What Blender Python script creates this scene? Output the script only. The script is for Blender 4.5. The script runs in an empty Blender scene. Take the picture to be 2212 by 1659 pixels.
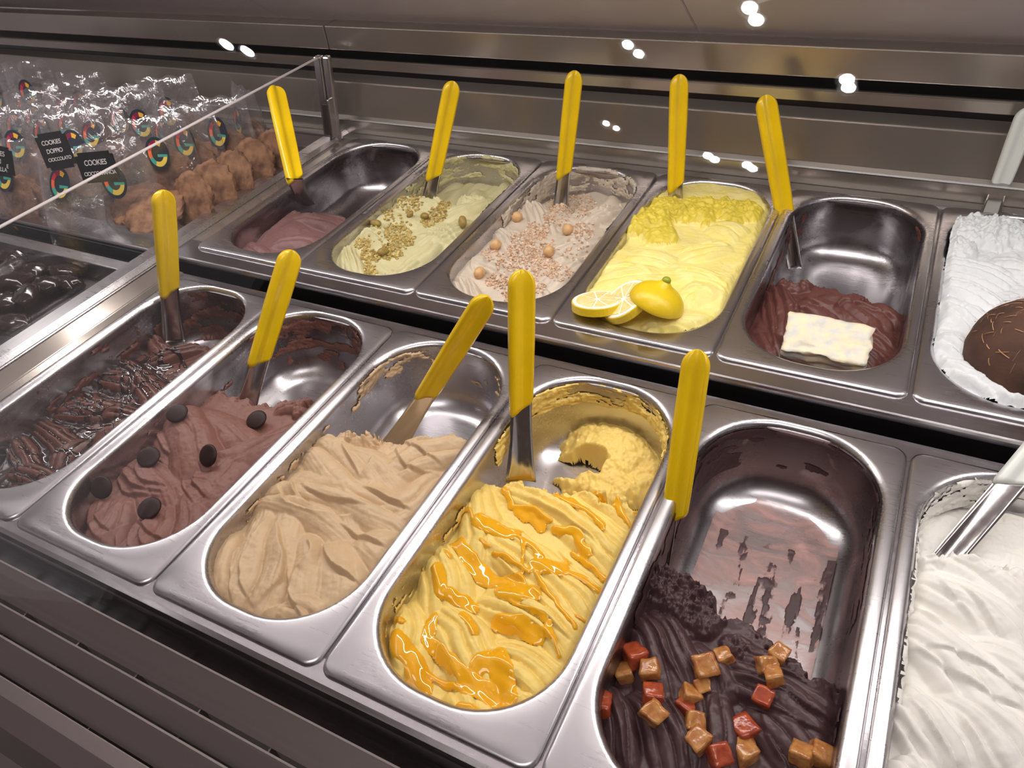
import bpy, bmesh, math, random
import numpy as np
from mathutils import Vector, Matrix

scene = bpy.context.scene
col = scene.collection
rng = random.Random(7)

# ------------------------------------------------------------------ camera
CR = np.array([[0.88801858, 0.4489109, -0.09950882],
               [0.22496328, -0.6129151, -0.75744742],
               [-0.40101686, 0.65024156, -0.64526847]])     # right, down, forward
CC = np.array([0.28315809, -0.15198921, 0.46752267])
CF = 1616.178
cam_data = bpy.data.cameras.new('camera')
cam = bpy.data.objects.new('camera', cam_data); col.objects.link(cam)
cam_data.sensor_width = 36.0
cam_data.lens = CF / 2212 * 36.0
cam_data.clip_start = 0.01
m = Matrix.Identity(4)
for i in range(3):
    m[i][0] = CR[0][i]; m[i][1] = -CR[1][i]; m[i][2] = -CR[2][i]; m[i][3] = CC[i]
cam.matrix_world = m
scene.camera = cam

# ------------------------------------------------------------------ world, lights, exposure
world = bpy.data.worlds.new('shop'); scene.world = world
world.use_nodes = True
bg = world.node_tree.nodes['Background']
bg.inputs[0].default_value = (0.86, 0.78, 0.80, 1)
bg.inputs[1].default_value = 0.35
scene.view_settings.view_transform = 'Standard'
scene.view_settings.look = 'None'
scene.view_settings.exposure = 0.0
scene.view_settings.gamma = 1.0
scene.view_settings.use_curve_mapping = False
scene.cycles.transparent_max_bounces = 40

def area(name, loc, size, size_y, energy, target, color=(1, 1, 1)):
    d = bpy.data.lights.new(name, 'AREA'); d.shape = 'RECTANGLE'
    d.size = size; d.size_y = size_y; d.energy = energy; d.color = color
    o = bpy.data.objects.new(name, d); col.objects.link(o)
    o.location = loc
    v = Vector(target) - Vector(loc)
    o.rotation_euler = v.to_track_quat('-Z', 'Y').to_euler()
    return o
# the LED strip under the front edge of the canopy
led_light = area('led_strip_light', (-0.15, 0.430, 0.4545), 2.1, 0.030, 5.6, (-0.15, 0.36, 0.0), (1.0, 0.965, 0.93))
# added unseen area lights: a ceiling uplight and a front fill
uplight_helper = area('added_ceiling_uplight', (-0.9, 1.9, 1.15), 3.0, 0.25, 60.0, (-0.9, 1.6, 1.9), (1.0, 0.96, 0.97))  # added uplight: brightens the ceiling that the front pan rims reflect
fill_light = area('added_front_fill', (0.4, -0.55, 1.86), 1.4, 0.8, 20.0, (0.1, 0.3, 0.0), (1.0, 0.95, 0.95))  # added fill: lights pans and handles from the front

# ------------------------------------------------------------------ pixel helpers (measuring)
def ray(u, v):
    return CR.T @ np.array([(u - 1106.0) / CF, (v - 829.5) / CF, 1.0])
def at(u, v, z):
    d = ray(u, v); return CC + d * ((z - CC[2]) / d[2])
def aty(u, v, y):
    d = ray(u, v); return CC + d * ((y - CC[1]) / d[1])

# ------------------------------------------------------------------ noise
_tab = {}
def vnoise(x, y, seed=0):
    if seed not in _tab:
        _tab[seed] = np.random.RandomState(seed).rand(256, 256)
    T = _tab[seed]
    xi = np.floor(x).astype(int); yi = np.floor(y).astype(int)
    fx = x - xi; fy = y - yi
    fx = fx * fx * fx * (fx * (fx * 6 - 15) + 10); fy = fy * fy * fy * (fy * (fy * 6 - 15) + 10)
    a = T[xi % 256, yi % 256]; b = T[(xi + 1) % 256, yi % 256]
    c = T[xi % 256, (yi + 1) % 256]; d = T[(xi + 1) % 256, (yi + 1) % 256]
    return (a * (1 - fx) + b * fx) * (1 - fy) + (c * (1 - fx) + d * fx) * fy - 0.5
def fbm(x, y, seed=0, octv=4, gain=0.5):
    s = 0; a = 1.0
    for o in range(octv):
        s = s + a * vnoise(x * 2 ** o + 17.3 * o, y * 2 ** o + 9.1 * o, seed + o); a *= gain
    return s
def sstep(a, b, x):
    t = np.clip((x - a) / (b - a), 0, 1); return t * t * (3 - 2 * t)
def blur(Z, k):
    for ax in (0, 1):
        P = np.concatenate([np.repeat(np.take(Z, [0], ax), k, ax), Z, np.repeat(np.take(Z, [-1], ax), k, ax)], ax)
        c = np.cumsum(P, ax)
        c = np.concatenate([np.zeros_like(np.take(c, [0], ax)), c], ax)
        n = Z.shape[ax]
        Z = (np.take(c, range(2 * k + 1, 2 * k + 1 + n), ax) - np.take(c, range(n), ax)) / (2 * k + 1)
    return Z

# ------------------------------------------------------------------ object helpers
def tag(o, label=None, cat=None, group=None, kind=None):
    if label: o['label'] = label
    if cat: o['category'] = cat
    if group: o['group'] = group
    if kind: o['kind'] = kind
    return o
def empty(name, loc=(0, 0, 0)):
    o = bpy.data.objects.new(name, None); o.empty_display_size = 0.02
    col.objects.link(o); o.location = loc
    return o
def link(name, me, mat=None, parent=None, smooth=False):
    o = bpy.data.objects.new(name, me); col.objects.link(o)
    if mat is not None:
        if isinstance(mat, (list, tuple)):
            for k in mat: me.materials.append(k)
        elif not me.materials: me.materials.append(mat)
    if parent is not None:
        o.parent = parent
        o.matrix_parent_inverse = Matrix.Translation(-Vector(parent.location)) if parent.parent is None else Matrix.Identity(4)
    if smooth:
        me.polygons.foreach_set('use_smooth', np.ones(len(me.polygons), dtype=bool))
    return o
def mesh_np(name, V, Q):
    """vertices (n,3), faces (m,k) arrays"""
    me = bpy.data.meshes.new(name)
    V = np.asarray(V, dtype=np.float32); Q = np.asarray(Q, dtype=np.int32)
    me.vertices.add(len(V)); me.vertices.foreach_set('co', V.ravel())
    k = Q.shape[1]
    me.loops.add(Q.size); me.loops.foreach_set('vertex_index', Q.ravel())
    me.polygons.add(len(Q)); me.polygons.foreach_set('loop_start', np.arange(0, Q.size, k, dtype=np.int32))
    try: me.polygons.foreach_set('loop_total', np.full(len(Q), k, dtype=np.int32))
    except Exception: pass
    me.update(calc_edges=True); me.validate()
    return me
def grid_mesh(name, X, Y, Z, mask):
    n, k = X.shape
    cell = mask[:-1, :-1] & mask[1:, :-1] & mask[:-1, 1:] & mask[1:, 1:]
    i, j = np.nonzero(cell)
    a = i * k + j
    Q = np.stack([a, a + k, a + k + 1, a + 1], 1)
    used = np.unique(Q); remap = np.full(n * k, -1); remap[used] = np.arange(len(used))
    V = np.stack([X.ravel(), Y.ravel(), Z.ravel()], 1)[used]
    return mesh_np(name, V, remap[Q])
def box_bm(bm, x0, x1, y0, y1, z0, z1, bevel=0.0):
    r = bmesh.ops.create_cube(bm, size=1.0)
    for v in r['verts']:
        v.co = Vector(((x0 + x1) / 2 + v.co.x * (x1 - x0), (y0 + y1) / 2 + v.co.y * (y1 - y0), (z0 + z1) / 2 + v.co.z * (z1 - z0)))
    if bevel > 0:
        es = list({e for v in r['verts'] for e in v.link_edges})
        bmesh.ops.bevel(bm, geom=es, offset=bevel, segments=2, affect='EDGES', profile=0.5)
def bm_obj(name, bm, mat, parent=None, smooth=False):
    me = bpy.data.meshes.new(name); bm.normal_update(); bm.to_mesh(me); bm.free()
    return link(name, me, mat, parent, smooth)
def box(name, x0, x1, y0, y1, z0, z1, mat, parent=None, bevel=0.0):
    bm = bmesh.new(); box_bm(bm, x0, x1, y0, y1, z0, z1, bevel)
    return bm_obj(name, bm, mat, parent)
def extrude_profile(name, prof, x0, x1, thick, mat, parent=None, bevel=0.0):
    """strip through (y,z) points extruded along x, given a thickness behind it"""
    P = np.array(prof, float)
    T = np.gradient(P, axis=0); T /= np.linalg.norm(T, axis=1)[:, None]
    N = np.stack([-T[:, 1], T[:, 0]], 1)
    B = P - N * thick
    loop = np.concatenate([P, B[::-1]]); n = len(loop)
    V = [(x0, y, z) for y, z in loop] + [(x1, y, z) for y, z in loop]
    F = [[k, (k + 1) % n, n + (k + 1) % n, n + k] for k in range(n)]
    me = bpy.data.meshes.new(name)
    me.from_pydata(V, [], F + [list(range(n))[::-1], list(range(n, 2 * n))]); me.update()
    bm = bmesh.new(); bm.from_mesh(me); bmesh.ops.recalc_face_normals(bm, faces=bm.faces)
    if bevel: bmesh.ops.bevel(bm, geom=[e for e in bm.edges], offset=bevel, segments=2, affect='EDGES')
    bm.to_mesh(me); bm.free()
    return link(name, me, mat, parent)

# ------------------------------------------------------------------ materials
def srgb(r, g, b):
    def f(c):
        c /= 255.0
        return c / 12.92 if c <= 0.04045 else ((c + 0.055) / 1.055) ** 2.4
    return (f(r), f(g), f(b), 1)
def new_mat(name):
    mt = bpy.data.materials.new(name); mt.use_nodes = True
    nt = mt.node_tree; return mt, nt, nt.nodes['Principled BSDF']
def N(nt, t, **kw):
    n = nt.nodes.new(t)
    for k, v in kw.items(): setattr(n, k, v)
    return n
def simple(name, c, rough=0.5, metal=0.0, spec=0.5, coat=0.0, noise=0.0, nscale=60, bump=0.0, bscale=200, sss=0.0, c2=None):
    mt, nt, p = new_mat(name)
    p.inputs['Base Color'].default_value = c
    p.inputs['Roughness'].default_value = rough
    p.inputs['Metallic'].default_value = metal
    p.inputs['Specular IOR Level'].default_value = spec
    p.inputs['Coat Weight'].default_value = coat
    if sss > 0:
        p.inputs['Subsurface Weight'].default_value = sss
        p.inputs['Subsurface Radius'].default_value = (1.0, 0.7, 0.4)
        p.inputs['Subsurface Scale'].default_value = 0.004
    tc = N(nt, 'ShaderNodeTexCoord')
    if noise > 0:
        nz = N(nt, 'ShaderNodeTexNoise'); nz.inputs['Scale'].default_value = nscale; nz.inputs['Detail'].default_value = 5
        nt.links.new(tc.outputs['Object'], nz.inputs['Vector'])
        mx = N(nt, 'ShaderNodeMix', data_type='RGBA')
        d = c2 or (c[0] * (1 - noise), c[1] * (1 - noise), c[2] * (1 - noise), 1)
        mx.inputs[6].default_value = c; mx.inputs[7].default_value = d
        rp = N(nt, 'ShaderNodeValToRGB'); rp.color_ramp.elements[0].position = 0.35; rp.color_ramp.elements[1].position = 0.68
        nt.links.new(nz.outputs['Fac'], rp.inputs[0]); nt.links.new(rp.outputs[0], mx.inputs[0])
        nt.links.new(mx.outputs[2], p.inputs['Base Color'])
    if bump > 0:
        nb = N(nt, 'ShaderNodeTexNoise'); nb.inputs['Scale'].default_value = bscale; nb.inputs['Detail'].default_value = 4
        nt.links.new(tc.outputs['Object'], nb.inputs['Vector'])
        bp = N(nt, 'ShaderNodeBump'); bp.inputs['Strength'].default_value = bump; bp.inputs['Distance'].default_value = 0.001
        nt.links.new(nb.outputs['Fac'], bp.inputs['Height']); nt.links.new(bp.outputs[0], p.inputs['Normal'])
    return mt
def steel(name, c=(0.58, 0.56, 0.58, 1), r0=0.26, r1=0.32, stretch=(3, 60, 60), stain=None, amount=0.0, zlo=-0.09, zhi=-0.005, thr=0.5, film=None):
    """brushed stainless steel; stain = colour of a dried film with its own blotchy outline"""
    mt, nt, p = new_mat(name)
    tc = N(nt, 'ShaderNodeTexCoord')
    mp = N(nt, 'ShaderNodeMapping'); mp.inputs['Scale'].default_value = stretch
    nt.links.new(tc.outputs['Object'], mp.inputs['Vector'])
    nz = N(nt, 'ShaderNodeTexNoise'); nz.inputs['Scale'].default_value = 8; nz.inputs['Detail'].default_value = 6
    nt.links.new(mp.outputs[0], nz.inputs['Vector'])
    big = N(nt, 'ShaderNodeTexNoise'); big.inputs['Scale'].default_value = 14; big.inputs['Detail'].default_value = 5
    nt.links.new(tc.outputs['Object'], big.inputs['Vector'])
    ad = N(nt, 'ShaderNodeMath', operation='ADD'); nt.links.new(nz.outputs['Fac'], ad.inputs[0]); nt.links.new(big.outputs['Fac'], ad.inputs[1])
    mr = N(nt, 'ShaderNodeMapRange'); mr.inputs[1].default_value = 0.7; mr.inputs[2].default_value = 1.35
    mr.inputs[3].default_value = r0; mr.inputs[4].default_value = r1
    nt.links.new(ad.outputs[0], mr.inputs[0])
    p.inputs['Metallic'].default_value = 1.0
    p.inputs['Base Color'].default_value = c
    nt.links.new(mr.outputs[0], p.inputs['Roughness'])
    bp = N(nt, 'ShaderNodeBump'); bp.inputs['Strength'].default_value = 0.008; bp.inputs['Distance'].default_value = 0.0006
    nt.links.new(nz.outputs['Fac'], bp.inputs['Height']); nt.links.new(bp.outputs[0], p.inputs['Normal'])
    if stain:
        sx = N(nt, 'ShaderNodeSeparateXYZ'); nt.links.new(tc.outputs['Object'], sx.inputs[0])
        rim = N(nt, 'ShaderNodeMapRange'); rim.inputs[1].default_value = -0.004; rim.inputs[2].default_value = -0.012
        rim.inputs[3].default_value = 0; rim.inputs[4].default_value = 1
        nt.links.new(sx.outputs['Z'], rim.inputs[0])
        s1 = N(nt, 'ShaderNodeTexNoise'); s1.inputs['Scale'].default_value = 22; s1.inputs['Detail'].default_value = 4; s1.inputs['Roughness'].default_value = 0.5
        s1.inputs['Distortion'].default_value = 0.6
        mp2 = N(nt, 'ShaderNodeMapping'); mp2.inputs['Scale'].default_value = (1.0, 0.55, 1.3)
        nt.links.new(tc.outputs['Object'], mp2.inputs['Vector']); nt.links.new(mp2.outputs[0], s1.inputs['Vector'])
        rp = N(nt, 'ShaderNodeMapRange'); rp.inputs[1].default_value = thr - 0.10; rp.inputs[2].default_value = thr + 0.05
        nt.links.new(s1.outputs['Fac'], rp.inputs[0])
        # thin film on walls more than on the floor
        fl = N(nt, 'ShaderNodeMapRange'); fl.inputs[1].default_value = zlo; fl.inputs[2].default_value = zhi
        fl.inputs[3].default_value = 0.25; fl.inputs[4].default_value = 1.0
        nt.links.new(sx.outputs['Z'], fl.inputs[0])
        m1 = N(nt, 'ShaderNodeMath', operation='MULTIPLY'); nt.links.new(rp.outputs[0], m1.inputs[0]); nt.links.new(rim.outputs[0], m1.inputs[1])
        m2 = N(nt, 'ShaderNodeMath', operation='MULTIPLY'); nt.links.new(m1.outputs[0], m2.inputs[0]); nt.links.new(fl.outputs[0], m2.inputs[1])
        m3 = N(nt, 'ShaderNodeMath', operation='MULTIPLY'); nt.links.new(m2.outputs[0], m3.inputs[0]); m3.inputs[1].default_value = amount
        d = N(nt, 'ShaderNodeBsdfPrincipled'); d.inputs['Base Color'].default_value = stain; d.inputs['Roughness'].default_value = 0.32
        d.inputs['Specular IOR Level'].default_value = 0.4
        mx = N(nt, 'ShaderNodeMixShader')
        out = nt.nodes['Material Output']
        nt.links.new(m3.outputs[0], mx.inputs[0]); nt.links.new(p.outputs[0], mx.inputs[1]); nt.links.new(d.outputs[0], mx.inputs[2])
        nt.links.new(mx.outputs[0], out.inputs[0])
    return mt
def glass(name, tint=(0.985, 0.985, 0.985, 1), base=0.04, gain=0.96, rough=0.0, power=5.0, bump=0.0, bscale=60, milk=0.0):
    mt, nt, p = new_mat(name)
    nt.nodes.remove(p); out = nt.nodes['Material Output']
    tr = N(nt, 'ShaderNodeBsdfTransparent'); tr.inputs[0].default_value = tint
    gl = N(nt, 'ShaderNodeBsdfGlossy'); gl.inputs['Roughness'].default_value = rough
    lw = N(nt, 'ShaderNodeLayerWeight'); lw.inputs[0].default_value = 0.5
    pw = N(nt, 'ShaderNodeMath', operation='POWER'); nt.links.new(lw.outputs['Facing'], pw.inputs[0]); pw.inputs[1].default_value = power
    ma = N(nt, 'ShaderNodeMath', operation='MULTIPLY_ADD'); nt.links.new(pw.outputs[0], ma.inputs[0]); ma.inputs[1].default_value = gain; ma.inputs[2].default_value = base
    mx = N(nt, 'ShaderNodeMixShader')
    nt.links.new(ma.outputs[0], mx.inputs[0]); nt.links.new(tr.outputs[0], mx.inputs[1]); nt.links.new(gl.outputs[0], mx.inputs[2])
    nt.links.new(mx.outputs[0], out.inputs[0])
    if milk > 0:
        df = N(nt, 'ShaderNodeBsdfDiffuse'); df.inputs[0].default_value = (0.80, 0.74, 0.75, 1)
        m2 = N(nt, 'ShaderNodeMixShader'); m2.inputs[0].default_value = milk
        nt.links.new(mx.outputs[0], m2.inputs[1]); nt.links.new(df.outputs[0], m2.inputs[2]); nt.links.new(m2.outputs[0], out.inputs[0])
    if bump > 0:
        tc = N(nt, 'ShaderNodeTexCoord')
        nb = N(nt, 'ShaderNodeTexNoise'); nb.inputs['Scale'].default_value = bscale; nb.inputs['Detail'].default_value = 3; nb.inputs['Distortion'].default_value = 1.0
        nt.links.new(tc.outputs['Object'], nb.inputs['Vector'])
        bp = N(nt, 'ShaderNodeBump'); bp.inputs['Strength'].default_value = bump; bp.inputs['Distance'].default_value = 0.004
        nt.links.new(nb.outputs['Fac'], bp.inputs['Height']); nt.links.new(bp.outputs[0], gl.inputs['Normal']); nt.links.new(bp.outputs[0], lw.inputs['Normal'])
    return mt
def emit(name, c, s):
    mt, nt, p = new_mat(name)
    p.inputs['Base Color'].default_value = (0.8, 0.8, 0.8, 1)
    p.inputs['Emission Color'].default_value = c; p.inputs['Emission Strength'].default_value = s
    return mt

M = {}
M['steel'] = steel('brushed_steel')
M['steel_wall'] = simple('wall_steel', srgb(168, 158, 150), 0.20, 0.72, noise=0.10, nscale=9)
M['satin'] = simple('satin_steel', (0.42, 0.41, 0.40, 1), 0.45, 1.0)
M['steel_frame'] = steel('frame_steel', c=(0.55, 0.53, 0.55, 1), r0=0.14, r1=0.28, stretch=(2, 80, 80))
M['steel_canopy'] = simple('canopy_satin_metal', srgb(214, 204, 206), 0.45, 0.30, noise=0.06, nscale=6)
M['steel_slat'] = simple('slat_grey_metal', srgb(112, 102, 100), 0.38, 0.6)
M['steel_plain'] = simple('plain_steel', (0.60, 0.57, 0.58, 1), 0.28, 1.0)
M['dark'] = simple('recess_shade_black', srgb(14, 12, 16), 0.35, 0.0, 0.4)  # near-black colour stands in for shade in undercut, slots and well
M['dark_tile'] = simple('dark_recess_brown', srgb(44, 34, 34), 0.5)
M['blade'] = steel('blade_steel', c=(0.62, 0.60, 0.58, 1), r0=0.12, r1=0.24, stretch=(40, 40, 4))
M['yellow'] = simple('yellow_plastic', srgb(232, 192, 4), 0.25, 0, 0.5, noise=0.12, nscale=25)
M['white_plastic'] = simple('white_plastic', srgb(225, 228, 222), 0.35)
M['glass'] = glass('pane_glass')
M['glass_front'] = glass('front_glass', tint=(0.99, 0.985, 0.985, 1), base=0.028)
M['film'] = glass('cellophane', tint=(0.95, 0.94, 0.95, 1), base=0.15, gain=0.5, rough=0.10, power=3.0, bump=1.0, bscale=40, milk=0.055)
GEL = {}
def gel(key, rgb, rough=0.5, sss=0.0, noise=0.10, bump=0.12, bscale=420, c2=None, spec=0.45):
    GEL[key] = simple('gelato_' + key, srgb(*rgb), rough, 0, spec, noise=noise, nscale=55, bump=bump, bscale=bscale, sss=sss, c2=c2)
gel('F1', (100, 62, 52), 0.38)
gel('F2', (132, 90, 80), 0.52)
gel('F3', (208, 178, 140), 0.46, 0.12)
gel('F4', (246, 214, 118), 0.45, 0.12)
gel('F5', (78, 54, 56), 0.42)
gel('F6', (236, 233, 226), 0.5, 0.12, noise=0.05)
gel('B1', (128, 92, 90), 0.5)
gel('B2', (204, 196, 150), 0.5, 0.1)
gel('B3', (206, 192, 174), 0.5, 0.1)
gel('B4', (240, 226, 150), 0.5, 0.12, c2=srgb(236, 218, 120))
gel('B5', (100, 58, 52), 0.45)
gel('B6', (222, 225, 226), 0.55, 0.1, noise=0.04, bump=0.4, bscale=260)
M['thin_film'], _nt, _p = new_mat('thin_chocolate_film')
_p.inputs['Base Color'].default_value = srgb(214, 170, 162); _p.inputs['Roughness'].default_value = 0.3; 
_tc = N(_nt, 'ShaderNodeTexCoord'); _mp = N(_nt, 'ShaderNodeMapping'); _mp.inputs['Scale'].default_value = (1.0, 2.4, 1.0); _nz = N(_nt, 'ShaderNodeTexNoise'); _nz.inputs['Scale'].default_value = 26; _nz.inputs['Detail'].default_value = 7; _nz.inputs['Distortion'].default_value = 0.8
_mr = N(_nt, 'ShaderNodeMapRange'); _mr.inputs[1].default_value = 0.36; _mr.inputs[2].default_value = 0.70; _mr.inputs[3].default_value = 0.12; _mr.inputs[4].default_value = 0.80
_nt.links.new(_tc.outputs['Object'], _mp.inputs[0]); _nt.links.new(_mp.outputs[0], _nz.inputs['Vector']); _nt.links.new(_nz.outputs['Fac'], _mr.inputs[0]); _nt.links.new(_mr.outputs[0], _p.inputs['Alpha'])
M['lemon_crumb'] = simple('gelato_scooped_lemon', srgb(228, 206, 72), 0.5, noise=0.2, nscale=40, bump=0.3, bscale=200)
M['mango'] = simple('mango_sauce', srgb(240, 174, 22), 0.06, 0, 0.5, coat=0.4)
M['choc_sauce'] = simple('chocolate_sauce', srgb(42, 22, 20), 0.07, 0, 0.6, coat=0.7)
M['choc'] = simple('dark_chocolate', srgb(50, 31, 27), 0.5, 0, 0.3, noise=0.25, nscale=150)
M['bark'] = simple('dark_bark', srgb(40, 24, 20), 0.18, coat=0.3, bump=0.5, bscale=60)
M['hazel'] = simple('hazelnut_skin', srgb(214, 170, 118), 0.5, noise=0.2, nscale=120)
M['pist'] = simple('pistachio_skin', srgb(148, 108, 60), 0.5, noise=0.45, nscale=140, c2=srgb(150, 140, 60))
M['pist_grain'] = simple('chopped_pistachio', srgb(206, 186, 112), 0.5, noise=0.5, nscale=260, c2=srgb(146, 116, 62))
M['hazel_grain'] = simple('chopped_hazelnut', srgb(228, 202, 176), 0.5, noise=0.3, nscale=260, c2=srgb(186, 146, 114))
M['candied_red'] = simple('candied_peel_red', srgb(184, 84, 46), 0.12, 0, 0.6, noise=0.5, nscale=160, c2=srgb(140, 56, 42), sss=0.15, bump=0.5, bscale=260)
M['candied_amber'] = simple('candied_peel_amber', srgb(196, 142, 80), 0.12, 0, 0.6, noise=0.5, nscale=160, c2=srgb(160, 88, 46), sss=0.15, bump=0.5, bscale=260)
M['lemon_rind'] = simple('lemon_rind', srgb(226, 194, 22), 0.35, bump=0.25, bscale=320)
M['lemon_green'] = simple('lemon_rind_green_tip', srgb(214, 190, 20), 0.35, noise=0.6, nscale=14, c2=srgb(150, 158, 30), bump=0.25, bscale=320)
M['lemon_pith'] = simple('lemon_pith', srgb(250, 246, 232), 0.5)
M['lemon_flesh'] = simple('lemon_flesh', srgb(242, 214, 130), 0.2, noise=0.35, nscale=170, c2=srgb(248, 232, 176), bump=0.4, bscale=300)
M['cheese'] = simple('blue_cheese', srgb(240, 222, 184), 0.42, noise=0.9, nscale=110, c2=srgb(204, 206, 202), bump=0.7, bscale=160)
M['coconut'] = simple('coconut_husk', srgb(92, 60, 44), 0.8, noise=0.6, nscale=30, c2=srgb(56, 36, 28), bump=1.0, bscale=120)
M['fibre'] = simple('coconut_fibre', srgb(176, 132, 92), 0.8)
M['cookie'] = simple('cookie_crumb', srgb(158, 116, 86), 0.85, noise=0.6, nscale=70, c2=srgb(98, 64, 46), bump=1.6, bscale=110)
M['card'] = simple('black_card', srgb(22, 20, 24), 0.5)
M['chalk'] = simple('chalk_white', srgb(232, 228, 226), 0.8)
M['navy'] = simple('sticker_navy', srgb(38, 48, 60), 0.35)
for k, c in dict(g_red=(196, 38, 66), g_orange=(240, 110, 60), g_teal=(64, 166, 152), g_yellow=(240, 206, 84), g_amber=(236, 176, 60), g_plum=(128, 24, 60)).items():
    M[k] = simple('sticker_' + k, srgb(*c), 0.35)
M['ceil'] = simple('shop_ceiling_paint', srgb(232, 224, 224), 0.8)
M['shopwall'] = simple('shop_wall_paint', srgb(130, 116, 112), 0.8)
M['lamp'] = emit('downlight_glow', (1.0, 0.97, 0.94, 1), 90.0)
M['led'] = emit('led_diffuser', (1.0, 0.965, 0.93, 1), 6.0)

# ------------------------------------------------------------------ layout
GF = [-0.5085, -0.3394, -0.1690, 0.0, 0.1680, 0.3394, 0.5100]           # front row gap lines
GB = [-0.5186, -0.3508, -0.1779, -0.0071, 0.1628, 0.3313, 0.5010]        # back row gap lines
L = 0.3609
Y0 = {'F': 0.0, 'B': 0.4052}; Z0 = {'F': 0.0, 'B': 0.0147}
DEP = 0.080; TAPER = 0.055
IW, IL, IRAD = 0.0715, 0.1660, 0.063; YSH = 0.006      # inner opening half sizes and corner radius
def pan_box(key):
    g = GF if key[0] == 'F' else GB; i = int(key[1]) - 1
    return (g[i] + g[i + 1]) / 2, Y0[key[0]] + L / 2 + YSH, Z0[key[0]], (g[i + 1] - g[i]) / 2 - 0.0012
def rrect(hw, hl, r, n=14, k=6):
    """closed loop, same number of points whatever the sizes"""
    pts = []
    for cx, cy, a0 in ((hw - r, hl - r, 0), (-(hw - r), hl - r, 90), (-(hw - r), -(hl - r), 180), (hw - r, -(hl - r), 270)):
        for i in range(n):
            a = math.radians(a0 + 90 * i / (n - 1)); pts.append((cx + r * math.cos(a), cy + r * math.sin(a)))
        a = math.radians(a0 + 90); ex, ey = cx + r * math.cos(a), cy + r * math.sin(a)
        nx = {0: (-(hw - r), hl), 90: (-hw, -(hl - r)), 180: (hw - r, -hl), 270: (hw, hl - r)}[a0]
        for i in range(1, k):
            t = i / k; pts.append((ex + (nx[0] - ex) * t, ey + (nx[1] - ey) * t))
    return pts
def inner(hw_off, z):      # half sizes of the inside at offset below the rim
    return IW - hw_off, IL - hw_off

# ------------------------------------------------------------------ SETTING
# shop shell
s = box('ceiling', -4.5, 4.5, -4.5, 3.2, 1.90, 1.98, M['ceil']); tag(s, kind='structure')
s = box('floor', -4.5, 4.5, -4.5, 3.2, -1.1, -1.05, simple('shop_floor_tile', srgb(150, 138, 134), 0.5)); tag(s, kind='structure')
s = box('wall_rear', -4.5, 4.5, 3.1, 3.2, -1.05, 1.9, M['shopwall']); tag(s, kind='structure')
sh = box('added_uplight_shelf', -2.5, 0.7, 1.72, 2.08, 1.08, 1.135, M['steel_frame']); tag(sh, 'added long steel shelf carrying the added ceiling uplight behind the counter', 'shelf')  # shelf added only to carry the added uplight
s = box('wall_front', -4.5, 4.5, -4.5, -4.42, -1.05, 1.9, M['shopwall']); tag(s, kind='structure')
# rear wall of the display case: folded steel profiles
XL, XR = -1.75, 1.05
wall = empty('wall_back', (0, 0.80, 0.0)); tag(wall, kind='structure')
def wpanel(name, prof, th=0.003, mat=None): return extrude_profile(name, prof, XL, XR, th, mat or M['steel_wall'], wall, 0.0006)
def zz(v, y): return float(aty(1712, v, y)[2])
wpanel('ledge', [(0.7665, 0.0122), (0.7845, 0.0116)], 0.004, M['satin'])
wpanel('lower_panel', [(0.7855, 0.0105), (0.7865, 0.0340)])
wpanel('rail', [(0.7840, 0.0335), (0.7850, 0.0352), (0.7980, 0.0352), (0.8000, 0.0349)], 0.003, M['satin'])
wpanel('upright_panel', [(0.8000, 0.0345), (0.8110, zz(254, 0.811))])
wpanel('rail', [(0.8100, zz(256, 0.81)), (0.8110, zz(252, 0.811)), (0.8350, zz(228, 0.835))], 0.0025)
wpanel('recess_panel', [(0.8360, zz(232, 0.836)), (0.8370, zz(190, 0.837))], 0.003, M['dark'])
wpanel('rail', [(0.8250, zz(216, 0.825)), (0.8250, zz(192, 0.825)), (0.8265, zz(189, 0.8265)), (0.8365, zz(186, 0.8365))], 0.0025)
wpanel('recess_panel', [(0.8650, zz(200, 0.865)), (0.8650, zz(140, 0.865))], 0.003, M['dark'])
box('beam', XL, -0.5665, 0.810, 0.864, zz(165, 0.81), 0.1693, M['steel_wall'], wall, 0.0015)
box('beam', -0.5645, XR, 0.810, 0.864, zz(165, 0.81), 0.1693, M['steel_wall'], wall, 0.0015)
# canopy: folded panels rising towards the customer, LED strip under the front edge
can = empty('display_canopy', (0, 0.84, 0.172)); tag(can, 'grey steel canopy sloping up over the pans, with seams between its panels', 'canopy')
sl = math.tan(math.radians(36)); cy1 = 0.385; cz1 = 0.172 + (0.842 - cy1) * sl
for a, b in ((XL, -1.3375), (-1.3360, -0.679), (-0.6775, 0.0135), (0.015, XR)):
    extrude_profile('canopy_panel', [(0.842, 0.1725), (0.830, 0.1810), (cy1, cz1)], a, b, -0.003, M['steel_canopy'], can, 0.0008)
hs = box('led_housing', -1.25, 0.98, 0.408, 0.452, 0.4590, 0.4770, M['white_plastic'], can, 0.003)
box('led_diffuser', -1.22, 0.95, 0.4160, 0.4440, 0.4565, 0.4588, M['led'], hs)

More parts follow.
